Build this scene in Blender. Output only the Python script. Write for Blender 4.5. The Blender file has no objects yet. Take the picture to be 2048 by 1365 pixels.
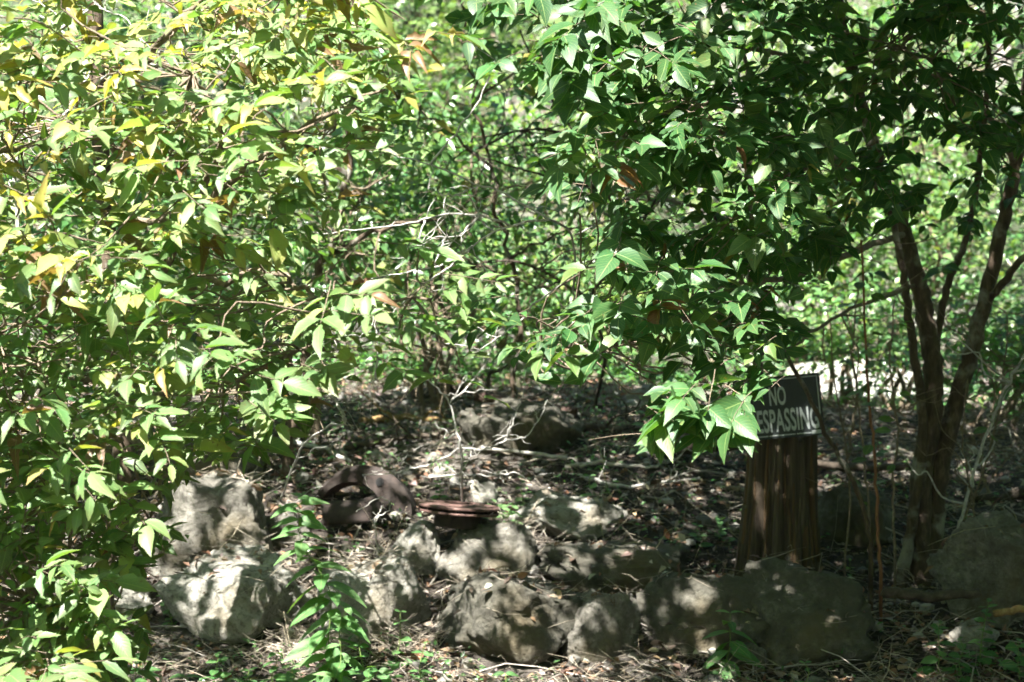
import bpy, bmesh, math, random
import numpy as np
from mathutils import Matrix, Vector, noise as mnoise

# ------------------------------------------------------------------ camera, sky, sun, exposure
scene = bpy.context.scene
R = math.radians
CAM_H, PITCH, FPX = 1.6, R(-2.0), 3822.0
cam = bpy.data.cameras.new("camera")
cam_o = bpy.data.objects.new("camera", cam)
scene.collection.objects.link(cam_o)
cam_o.location = (0, 0, CAM_H)
cam_o.rotation_euler = (R(90) + PITCH, 0, 0)
cam.sensor_width = 36
cam.lens = 18 / (1024 / FPX)
cam.clip_start, cam.clip_end = 0.1, 1000
cam.dof.use_dof = True
cam.dof.focus_distance = 5.5
cam.dof.aperture_fstop = 4.8
scene.camera = cam_o

SUN_EL = R(55)
SUN_AZ = (-0.45, -0.89)                       # horizontal direction towards the sun
_l = math.hypot(*SUN_AZ)
TO_SUN = Vector((SUN_AZ[0] / _l * math.cos(SUN_EL), SUN_AZ[1] / _l * math.cos(SUN_EL), math.sin(SUN_EL)))
world = bpy.data.worlds.new("World")
scene.world = world
world.use_nodes = True
wn = world.node_tree
bg = wn.nodes["Background"]
sky = wn.nodes.new("ShaderNodeTexSky")
sky.sky_type = 'NISHITA'
sky.sun_disc = False
sky.sun_elevation = SUN_EL
sky.sun_rotation = math.atan2(TO_SUN.x, TO_SUN.y)
wn.links.new(sky.outputs[0], bg.inputs[0])
bg.inputs[1].default_value = 0.05
sun = bpy.data.lights.new("sun", 'SUN')
sun.energy = 5.0
sun.angle = R(0.53)
sun.color = (1.0, 0.965, 0.905)
sun_o = bpy.data.objects.new("sun", sun)
scene.collection.objects.link(sun_o)
sun_o.rotation_euler = (-TO_SUN).to_track_quat('-Z', 'Y').to_euler()
scene.view_settings.view_transform = 'Standard'
scene.view_settings.look = 'None'
scene.view_settings.gamma = 1
scene.view_settings.exposure = 2.55
scene.render.engine = 'CYCLES'
scene.cycles.max_bounces = 4
scene.cycles.diffuse_bounces = 3
scene.cycles.transmission_bounces = 3
scene.cycles.glossy_bounces = 1
scene.cycles.transparent_max_bounces = 4
scene.cycles.use_denoising = True
scene.cycles.use_adaptive_sampling = True
scene.cycles.adaptive_threshold = 0.04
scene.cycles.use_light_tree = False
scene.cycles.sample_clamp_indirect = 6

rng = np.random.default_rng(7)
random.seed(7)
COL = scene.collection

# ------------------------------------------------------------------ helpers
def ray(px, py):
    a = (px - 1024) / FPX
    b = -(py - 682.5) / FPX
    c, s = math.cos(PITCH), math.sin(PITCH)
    return np.array([a, c - s * b, s + c * b])

def at(px, py, Y):
    d = ray(px, py)
    return np.array([0, 0, CAM_H]) + d * (Y / d[1])

def project(P):
    P = np.asarray(P, float).reshape(-1, 3)
    c, s = math.cos(PITCH), math.sin(PITCH)
    y, z = P[:, 1], P[:, 2] - CAM_H
    dep = c * y + s * z
    up = -s * y + c * z
    dep = np.maximum(dep, 0.05)
    return 1024 + FPX * P[:, 0] / dep, 682.5 - FPX * up / dep, dep

_tab = np.random.default_rng(3).random((256, 256))
def vnoise(x, y):
    x = np.asarray(x, float); y = np.asarray(y, float)
    xi = np.floor(x).astype(int); yi = np.floor(y).astype(int)
    fx = x - xi; fy = y - yi
    fx = fx * fx * (3 - 2 * fx); fy = fy * fy * (3 - 2 * fy)
    g = lambda i, j: _tab[i & 255, j & 255]
    a = g(xi, yi) * (1 - fx) + g(xi + 1, yi) * fx
    b = g(xi, yi + 1) * (1 - fx) + g(xi + 1, yi + 1) * fx
    return (a * (1 - fy) + b * fy) * 2 - 1

def fbm(x, y, f=1.0, o=4):
    s = 0; amp = 1.0
    for k in range(o):
        s = s + amp * vnoise(np.asarray(x) * f + 17 * k, np.asarray(y) * f + 31 * k)
        f *= 2.07; amp *= 0.5
    return s

PY = [-40, 0, 5, 6.6, 7.0, 7.3, 7.6, 7.9, 8.2, 8.6, 9.2, 10.5, 13, 15, 20, 30, 45, 80, 160]
PZ = [-.5, 0, 0.0, .06, .12, .19, .27, .38, .50, .63, .78, .93, .98, 1.25, 3.0, 6.8, 13, 26, 46]
def sstep(a, b, x):
    t = np.clip((np.asarray(x, float) - a) / (b - a), 0, 1)
    return t * t * (3 - 2 * t)
def height(x, y):
    x = np.asarray(x, float); y = np.asarray(y, float)
    h = np.interp(y, PY, PZ)
    h = h - 0.10 * sstep(0.45, 1.0, x) * sstep(7.4, 8.0, y) * (1 - sstep(13, 15, y))
    far = sstep(13, 20, y)
    h = h + fbm(x, y, 0.9, 3) * (0.035 + 0.25 * far) + fbm(x + 9, y, 5.0, 3) * 0.012
    h = h + far * 0.5 * vnoise(x * .23, y * .23)
    return h

def ground_hit(px, py):
    d = ray(px, py); d = d / d[1]
    ys = np.arange(5.5, 60, 0.01)
    z = CAM_H + d[2] * ys
    hh = height(d[0] * ys, ys)
    k = np.argmax(hh >= z)
    Y = ys[k] if hh[k] >= z[k] else 30.0
    return np.array([d[0] * Y, Y, float(height(d[0] * Y, Y))])

class MB:
    def __init__(s):
        s.v, s.f, s.c, s.n = [], [], [], 0
    def add(s, v, f, col=None):
        v = np.asarray(v, float).reshape(-1, 3)
        s.v.append(v)
        s.f += [tuple(int(i) + s.n for i in q) for q in f]
        s.c.append(np.tile(np.array(col if col is not None else (1, 1, 1), float), (len(v), 1)))
        s.n += len(v)
    def box(s, c, size, rot=None, col=None):
        c = np.array(c, float); h = np.array(size, float) / 2
        v = np.array([[x, y, z] for x in (-1, 1) for y in (-1, 1) for z in (-1, 1)]) * h
        if rot is not None: v = v @ np.array(rot).T
        s.add(v + c, [(0, 1, 3, 2), (4, 6, 7, 5), (0, 4, 5, 1), (2, 3, 7, 6), (0, 2, 6, 4), (1, 5, 7, 3)], col)
    def tube(s, pts, rad, n=6, cap=True, col=None, jit=0.0):
        P = np.asarray(pts, float); m = len(P)
        rad = np.broadcast_to(np.asarray(rad, float), (m,)).copy()
        T = np.gradient(P, axis=0)
        T /= np.maximum(np.linalg.norm(T, axis=1), 1e-9)[:, None]
        ref = np.array([0.31, 0.17, 0.94]) if abs(T[0][2]) < .85 else np.array([0.9, 0.35, 0.1])
        v = []
        u = np.cross(T[0], ref); u /= np.linalg.norm(u)
        for i in range(m):
            u = u - T[i] * np.dot(u, T[i]); u /= max(np.linalg.norm(u), 1e-9)
            w = np.cross(T[i], u)
            for k in range(n):
                a = 2 * math.pi * k / n
                r = rad[i] * (1 + (jit * (random.random() - .5) if jit else 0))
                v.append(P[i] + (u * math.cos(a) + w * math.sin(a)) * r)
        f = [(i * n + k, i * n + (k + 1) % n, (i + 1) * n + (k + 1) % n, (i + 1) * n + k) for i in range(m - 1) for k in range(n)]
        if cap:
            f.append(tuple(range(n - 1, -1, -1))); f.append(tuple((m - 1) * n + k for k in range(n)))
        s.add(v, f, col)
    def mesh(s, name, mat, smooth=True):
        me = bpy.data.meshes.new(name)
        me.from_pydata(np.concatenate(s.v).tolist() if s.v else [], [], s.f)
        if s.c:
            a = me.color_attributes.new("Col", 'FLOAT_COLOR', 'POINT')
            cc = np.concatenate(s.c); cc = np.concatenate([cc, np.ones((len(cc), 1))], 1)
            a.data.foreach_set("color", cc.astype(np.float32).ravel())
        me.materials.append(mat)
        if smooth: me.shade_smooth()
        me.update()
        return me

def spline(pts, sub=5):
    P = np.asarray(pts, float)
    if len(P) < 3: 
        t = np.linspace(0, 1, sub + 1)[:, None]
        return P[0] * (1 - t) + P[-1] * t
    Q = np.vstack([2 * P[0] - P[1], P, 2 * P[-1] - P[-2]])
    out = []
    for i in range(1, len(Q) - 2):
        for k in range(sub):
            t = k / sub
            a, b, c, d = Q[i - 1], Q[i], Q[i + 1], Q[i + 2]
            out.append(.5 * (2 * b + (c - a) * t + (2 * a - 5 * b + 4 * c - d) * t * t + (3 * b - a - 3 * c + d) * t ** 3))
    out.append(P[-1])
    return np.array(out)

def empty(name, loc, label, cat, group=None):
    o = bpy.data.objects.new(name, None)
    o.empty_display_size = 0.1
    COL.objects.link(o); o.location = tuple(float(v) for v in loc)
    o["label"] = label; o["category"] = cat
    if group: o["group"] = group
    return o
def tag(o, label, cat, group=None):
    o["label"] = label; o["category"] = cat
    if group: o["group"] = group
    return o
def obj(name, me, parent=None, kind=None, worldspace=True):
    o = bpy.data.objects.new(name, me); COL.objects.link(o)
    if parent is not None:
        o.parent = parent
        if worldspace:
            p = parent; off = Vector((0, 0, 0))
            while p is not None:
                off += p.location; p = p.parent
            o.location = -off
    if kind: o["kind"] = kind
    return o

# ------------------------------------------------------------------ materials
def mat(name):
    m = bpy.data.materials.new(name); m.use_nodes = True
    nt = m.node_tree; b = nt.nodes["Principled BSDF"]
    return m, nt, b, nt.nodes["Material Output"]
def N(nt, t, **kw):
    n = nt.nodes.new("ShaderNode" + t)
    for k, v in kw.items():
        if k in n.inputs: n.inputs[k].default_value = v
        else: setattr(n, k, v)
    return n
def ramp(nt, fac, stops):
    r = nt.nodes.new("ShaderNodeValToRGB")
    while len(r.color_ramp.elements) < len(stops): r.color_ramp.elements.new(0.5)
    for e, (p, c) in zip(r.color_ramp.elements, stops):
        e.position = p; e.color = (*c, 1) if len(c) == 3 else c
    nt.links.new(fac, r.inputs[0])
    return r.outputs[0]
def noise_tex(nt, scale, detail=6, rough=.6, coord=None, dim='3D'):
    n = nt.nodes.new("ShaderNodeTexNoise"); n.inputs["Scale"].default_value = scale
    n.inputs["Detail"].default_value = detail; n.inputs["Roughness"].default_value = rough
    if coord is not None: nt.links.new(coord, n.inputs["Vector"])
    return n.outputs["Fac"]
def mixc(nt, fac, a, b, mode='MIX'):
    m = nt.nodes.new("ShaderNodeMix"); m.data_type = 'RGBA'; m.blend_type = mode
    for s, v in ((0, fac), (6, a), (7, b)):
        if isinstance(v, (int, float)): m.inputs[s].default_value = v
        elif isinstance(v, tuple): m.inputs[s].default_value = (*v, 1)
        else: nt.links.new(v, m.inputs[s])
    return m.outputs[2]
def math_n(nt, op, a, b=None):
    m = nt.nodes.new("ShaderNodeMath"); m.operation = op
    for s, v in ((0, a), (1, b)):
        if v is None: continue
        if isinstance(v, (int, float)): m.inputs[s].default_value = v
        else: nt.links.new(v, m.inputs[s])
    return m.outputs[0]
def bump(nt, b, h, strength=.5, dist=.01):
    n = nt.nodes.new("ShaderNodeBump"); n.inputs["Strength"].default_value = strength; n.inputs["Distance"].default_value = dist
    nt.links.new(h, n.inputs["Height"]); nt.links.new(n.outputs[0], b.inputs["Normal"])

def geo_pos(nt):
    return nt.nodes.new("ShaderNodeNewGeometry").outputs["Position"]
def obj_pos(nt):
    return nt.nodes.new("ShaderNodeTexCoord").outputs["Object"]

def leaf_material(name, transl=.35, rough=.42, tint=(1.25, 1.35, .45), veins=True, spec=.5):
    m, nt, b, out = mat(name)
    at_ = N(nt, "Attribute", attribute_name="Col")
    rnd = nt.nodes.new("ShaderNodeObjectInfo").outputs["Random"]
    col = at_.outputs["Color"]
    f = math_n(nt, 'ADD', math_n(nt, 'MULTIPLY', rnd, .35), .82)
    nz = noise_tex(nt, 34, 3, .6, geo_pos(nt))
    f = math_n(nt, 'MULTIPLY', f, math_n(nt, 'ADD', math_n(nt, 'MULTIPLY', nz, .5), .75))
    g = nt.nodes.new("ShaderNodeCombineColor")
    for i in range(3): nt.links.new(f, g.inputs[i])
    col = mixc(nt, 1.0, col, g.outputs[0], 'MULTIPLY')
    if veins:
        lv = N(nt, "Attribute", attribute_name="lv")
        sx = nt.nodes.new("ShaderNodeSeparateXYZ"); nt.links.new(lv.outputs["Vector"], sx.inputs[0])
        s = math_n(nt, 'ABSOLUTE', sx.outputs[1])
        mid = math_n(nt, 'LESS_THAN', s, .05)
        ph = math_n(nt, 'ADD', math_n(nt, 'MULTIPLY', sx.outputs[0], 9.0), math_n(nt, 'MULTIPLY', s, -3.0))
        fr = math_n(nt, 'FRACT', ph)
        tri = math_n(nt, 'ABSOLUTE', math_n(nt, 'SUBTRACT', fr, .5))
        lat = math_n(nt, 'LESS_THAN', tri, .07)
        v = math_n(nt, 'MAXIMUM', math_n(nt, 'MULTIPLY', mid, .5), math_n(nt, 'MULTIPLY', lat, .2))
        col = mixc(nt, v, col, (.30, .38, .13))
        bump(nt, b, math_n(nt, 'ADD', tri, math_n(nt, 'MULTIPLY', mid, -.6)), .35, .0012)
    if veins:
        sp = noise_tex(nt, 75, 3, .55, geo_pos(nt))
        col = mixc(nt, ramp(nt, sp, [(.655, (0, 0, 0)), (.70, (.75, .75, .75))]), col, (.16, .10, .04))
    nt.links.new(col, b.inputs["Base Color"])
    b.inputs["Roughness"].default_value = rough
    b.inputs["Specular IOR Level"].default_value = spec
    tr = nt.nodes.new("ShaderNodeBsdfTranslucent")
    nt.links.new(mixc(nt, 1.0, col, tint, 'MULTIPLY'), tr.inputs[0])
    mx = nt.nodes.new("ShaderNodeMixShader"); mx.inputs[0].default_value = transl
    nt.links.new(b.outputs[0], mx.inputs[1]); nt.links.new(tr.outputs[0], mx.inputs[2])
    nt.links.new(mx.outputs[0], out.inputs[0])
    return m

M_LEAF = leaf_material("leaf_near", .36, .46, (1.6, 1.75, .55), spec=.5)
M_LEAF_FAR = leaf_material("leaf_far", .36, .33, (1.5, 1.75, .55), veins=False, spec=.7)
M_HERB = leaf_material("leaf_herb", .35, .5, (1.6, 1.7, .5))

def bark_material(name, c1, c2, c3, scale=30, stretch=.18, lichen=.0):
    m, nt, b, out = mat(name)
    mp = nt.nodes.new("ShaderNodeMapping"); mp.inputs["Scale"].default_value = (1, 1, stretch)
    nt.links.new(geo_pos(nt), mp.inputs[0])
    n1 = noise_tex(nt, scale, 8, .65, mp.outputs[0]); n2 = noise_tex(nt, 7, 4, .6, geo_pos(nt))
    c = ramp(nt, n1, [(.30, c1), (.52, c2), (.72, c3)])
    if lichen:
        c = mixc(nt, math_n(nt, 'MULTIPLY', ramp(nt, n2, [(.55, (0, 0, 0)), (.66, (1, 1, 1))]), lichen), c, (.42, .42, .36))
    nt.links.new(c, b.inputs["Base Color"]); b.inputs["Roughness"].default_value = .9
    bump(nt, b, n1, .7, .012)
    return m
M_BARK = bark_material("bark_tree", (.03, .02, .013), (.075, .052, .034), (.15, .112, .075), 46, .25, .4)
M_BARKFAR = bark_material("bark_grey", (.10, .09, .08), (.22, .20, .18), (.36, .34, .31), 22, .15)
M_TWIG = bark_material("bark_twig", (.10, .075, .05), (.17, .13, .09), (.26, .21, .15), 60, 1)
M_DEAD = bark_material("dead_wood", (.24, .22, .20), (.43, .41, .38), (.62, .60, .57), 60, 1)
M_REDST = bark_material("red_stem", (.12, .05, .025), (.20, .09, .045), (.28, .15, .08), 60, .4)
M_STICK = bark_material("pale_stick", (.28, .25, .21), (.44, .41, .36), (.58, .55, .5), 50, 1)
M_AMBER = bark_material("amber_wood", (.14, .08, .03), (.27, .17, .07), (.40, .28, .13), 50, 1)
M_LOG = bark_material("dark_log", (.025, .018, .013), (.06, .045, .033), (.12, .095, .07), 28, 1)
M_STUMP = bark_material("cedar_stump", (.028, .021, .015), (.075, .055, .037), (.15, .115, .08), 46, .06)
M_STRIP = bark_material("cedar_strip", (.04, .025, .013), (.095, .058, .028), (.17, .105, .05), 50, .08)
M_STEMG, _nt, _b, _o = mat("green_stem"); _b.inputs["Base Color"].default_value = (.13, .19, .05, 1); _b.inputs["Roughness"].default_value = .6
M_RACHIS, _nt, _b, _o = mat("rachis"); _b.inputs["Base Color"].default_value = (.30, .27, .08, 1); _b.inputs["Roughness"].default_value = .6

def rust_material():
    m, nt, b, out = mat("rusted_iron")
    p = obj_pos(nt)
    n1 = noise_tex(nt, 38, 8, .7, p); n2 = noise_tex(nt, 6, 4, .6, p)
    c = ramp(nt, n1, [(.28, (.010, .008, .007)), (.5, (.024, .016, .013)), (.72, (.065, .040, .032))])
    c = mixc(nt, ramp(nt, n2, [(.42, (0, 0, 0)), (.62, (.7, .7, .7))]), c, (.055, .042, .036))
    nt.links.new(c, b.inputs["Base Color"]); b.inputs["Roughness"].default_value = .85; b.inputs["Metallic"].default_value = .15
    bump(nt, b, n1, .6, .006)
    return m
M_RUST = rust_material()

def rust2_material():
    m, nt, b, out = mat("rusted_disc_iron")
    p = obj_pos(nt)
    n1 = noise_tex(nt, 38, 8, .7, p)
    c = ramp(nt, n1, [(.28, (.035, .020, .016)), (.5, (.105, .055, .045)), (.72, (.24, .15, .13))])
    nt.links.new(c, b.inputs["Base Color"]); b.inputs["Roughness"].default_value = .75; b.inputs["Metallic"].default_value = .1
    bump(nt, b, n1, .6, .005)
    return m
M_RUST2 = rust2_material()

def rock_material(name, lo, mid, hi, lichen):
    m, nt, b, out = mat(name)
    p = obj_pos(nt)
    n1 = noise_tex(nt, 13, 10, .74, p); n2 = noise_tex(nt, 4.2, 8, .68, p); n3 = noise_tex(nt, 46, 6, .7, p)
    vo = nt.nodes.new("ShaderNodeTexVoronoi"); vo.inputs["Scale"].default_value = 26; nt.links.new(p, vo.inputs["Vector"])
    pit = ramp(nt, vo.outputs["Distance"], [(.0, (0, 0, 0)), (.28, (1, 1, 1))])
    c = ramp(nt, n1, [(.30, lo), (.5, mid), (.68, hi)])
    c = mixc(nt, math_n(nt, 'MULTIPLY', ramp(nt, n2, [(.47, (0, 0, 0)), (.60, (1, 1, 1))]), lichen), c, (.085, .08, .06))
    c = mixc(nt, ramp(nt, n3, [(.50, (0, 0, 0)), (.64, (.75, .75, .75))]), c, (.085, .08, .06))
    n4 = noise_tex(nt, 2.1, 4, .5, p)
    c = mixc(nt, ramp(nt, n4, [(.56, (0, 0, 0)), (.70, (.35, .35, .35))]), c, (.24, .17, .07))
    nt.links.new(c, b.inputs["Base Color"]); b.inputs["Roughness"].default_value = .95
    h = math_n(nt, 'ADD', math_n(nt, 'MULTIPLY', n1, .8), math_n(nt, 'ADD', math_n(nt, 'MULTIPLY', n3, .35), math_n(nt, 'MULTIPLY', pit, .12)))
    bump(nt, b, h, 1.0, .05)
    return m
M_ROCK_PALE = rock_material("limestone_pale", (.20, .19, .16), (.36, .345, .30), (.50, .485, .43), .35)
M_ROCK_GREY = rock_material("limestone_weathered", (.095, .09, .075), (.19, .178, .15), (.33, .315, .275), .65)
M_ROCK_DARK = rock_material("limestone_mossy_shade", (.055, .053, .042), (.105, .098, .076), (.20, .19, .155), .7)  # mossy limestone, its colour darkened further for rocks in shade

def ground_material():
    m, nt, b, out = mat("forest_floor")
    p = geo_pos(nt)
    n1 = noise_tex(nt, 1.1, 8, .65, p); n2 = noise_tex(nt, 28, 8, .7, p); n3 = noise_tex(nt, .35, 4, .55, p)
    c = ramp(nt, n2, [(.28, (.013, .010, .008)), (.48, (.034, .026, .020)), (.64, (.072, .058, .047)), (.8, (.15, .13, .11))])
    c = mixc(nt, ramp(nt, n1, [(.50, (0, 0, 0)), (.66, (.75, .75, .75))]), c, (.13, .115, .098))
    sx = nt.nodes.new("ShaderNodeSeparateXYZ"); nt.links.new(p, sx.inputs[0])
    far = N(nt, "MapRange"); far.inputs[1].default_value = 12; far.inputs[2].default_value = 16; nt.links.new(sx.outputs[1], far.inputs[0])
    g = ramp(nt, n3, [(.35, (.025, .045, .016)), (.52, (.06, .075, .035)), (.68, (.22, .205, .18))])
    c = mixc(nt, math_n(nt, 'MULTIPLY', far.outputs[0], .75), c, g)
    nt.links.new(c, b.inputs["Base Color"]); b.inputs["Roughness"].default_value = 1
    bump(nt, b, n2, 1.0, .03)
    return m
M_GROUND = ground_material()

def attr_material(name, rough=.85, transl=0.0):
    m, nt, b, out = mat(name)
    a = N(nt, "Attribute", attribute_name="Col")
    n1 = noise_tex(nt, 60, 4, .6, geo_pos(nt))
    g = nt.nodes.new("ShaderNodeCombineColor"); f = math_n(nt, 'ADD', math_n(nt, 'MULTIPLY', n1, .7), .65)
    for i in range(3): nt.links.new(f, g.inputs[i])
    c = mixc(nt, 1.0, a.outputs["Color"], g.outputs[0], 'MULTIPLY')
    nt.links.new(c, b.inputs["Base Color"]); b.inputs["Roughness"].default_value = rough
    if transl:
        tr = nt.nodes.new("ShaderNodeBsdfTranslucent"); nt.links.new(c, tr.inputs[0])
        mx = nt.nodes.new("ShaderNodeMixShader"); mx.inputs[0].default_value = transl
        nt.links.new(b.outputs[0], mx.inputs[1]); nt.links.new(tr.outputs[0], mx.inputs[2]); nt.links.new(mx.outputs[0], out.inputs[0])
    return m
M_LITTER = attr_material("dry_litter", .7, .15)
M_STRAW = attr_material("straw", .7)

# ------------------------------------------------------------------ ground
def axis(segs):
    out = [segs[0][0]]
    for a, b, n in segs: out += list(np.linspace(a, b, n + 1)[1:])
    return np.array(out)
gx = axis([(-120, -20, 14), (-20, -4, 26), (-4, -2.2, 20), (-2.2, 2.2, 26), (2.2, 4, 20), (4, 20, 26), (20, 120, 14)])
gy = axis([(-40, 0, 10), (0, 6, 12), (6, 10.5, 112), (10.5, 14, 44), (14, 32, 26), (32, 160, 40)])
GX, GY = np.meshgrid(gx, gy)
GZ = height(GX, GY)
nx, ny = len(gx), len(gy)
V = np.stack([GX, GY, GZ], -1).reshape(-1, 3)
idx = np.arange(nx * ny).reshape(ny, nx)
F = np.stack([idx[:-1, :-1], idx[:-1, 1:], idx[1:, 1:], idx[1:, :-1]], -1).reshape(-1, 4)
me = bpy.data.meshes.new("ground"); me.from_pydata(V.tolist(), [], F.tolist()); me.materials.append(M_GROUND); me.shade_smooth()
g = obj("ground", me, kind="structure"); g["label"] = "sloping forest floor and hillside of soil and dry litter"

# ------------------------------------------------------------------ leaf templates
def leaf_template(width, peak, serr, curl, fold, seed, st=9, tip=1.0, wav=.0):
    """returns verts (unit length along x), faces, lv (t, s), browning weight per vertex"""
    r = random.Random(seed)
    ts = np.linspace(0, 1, st)
    vs, lv, br = [], [], []
    def prof(t):
        # ovate, with drawn-out tip
        a = math.sin(math.pi * t ** peak) if t < 1 else 0
        return max(a, 0) ** .8 * (1 - tip * .35 * t ** 3)
    def curve(t): return -curl * t * t
    bend = r.uniform(-.10, .10)
    for t in ts:
        vs.append((t, bend * t * t, curve(t))); lv.append((t, 0)); br.append(max(0, t - .55) * 1.3)
    rows = []
    for sgn in (1, -1):
        row = [0]
        for i, t in enumerate(ts[1:-1]):
            w = prof(t) * width * (1 + serr * r.uniform(-1, 1))
            dx = -serr * .10 * r.random()
            vs.append((t + dx, bend * t * t + sgn * w, curve(t) + fold * w + wav * r.uniform(-1, 1)))
            lv.append((t, sgn)); br.append(min(1, .45 * r.random() + max(0, t - .5) * 1.2))
            row.append(len(vs) - 1)
        row.append(st - 1); rows.append(row)
    f = []
    for sgn, row in zip((1, -1), rows):
        for i in range(st - 1):
            q = [i, i + 1, row[i + 1], row[i]]
            q = [k for j, k in enumerate(q) if k not in q[:j]]
            if len(q) >= 3: f.append(tuple(q if sgn > 0 else q[::-1]))
    return np.array(vs), f, np.array(lv, float), np.array(br)

ASH = [leaf_template(.165 + .035 * (k % 3), .88, .20, .10 + .10 * (k % 4), .25 + .12 * (k % 3), 100 + k, 9, 1, .012) for k in range(8)]
ASHC = [leaf_template(.15, .85, .3, .25 + .22 * k, 1.3 - .3 * k, 150 + k, 9, 1, .045) for k in range(3)]      # dry, curled
BOX = [leaf_template(.24 + .03 * (k % 3), .80, .10, .12 + .09 * (k % 4), .22 + .1 * (k % 3), 200 + k, 9, 1.5, .01) for k in range(8)]
HERB = [leaf_template(.19 + .03 * (k % 3), .78, .05, .20 + .1 * (k % 3), .2, 300 + k, 7, 1.3) for k in range(5)]
OVAL = [leaf_template(.30, .9, .06, .1, .15, 320 + k, 6, .3) for k in range(4)]
def low_template(w, curl, fold):
    v = np.array([(0, 0, 0), (.5, 0, -curl * .25), (1, 0, -curl), (.42, w, fold * w), (.42, -w, fold * w)])
    return v, [(0, 1, 3), (1, 2, 3), (0, 4, 1), (1, 4, 2)], np.array([(0, 0), (.5, 0), (1, 0), (.4, 1), (.4, -1)], float), np.array([0, .1, .6, .3, .3])
LOW = [low_template(.22, .2, .3), low_template(.28, .35, .2), low_template(.30, .1, .45), low_template(.24, .5, .1)]

BROWN = np.array((.21, .10, .045))
def unit(v):
    v = np.asarray(v, float)
    return v / np.maximum(np.linalg.norm(v, axis=-1, keepdims=True), 1e-9)

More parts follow.
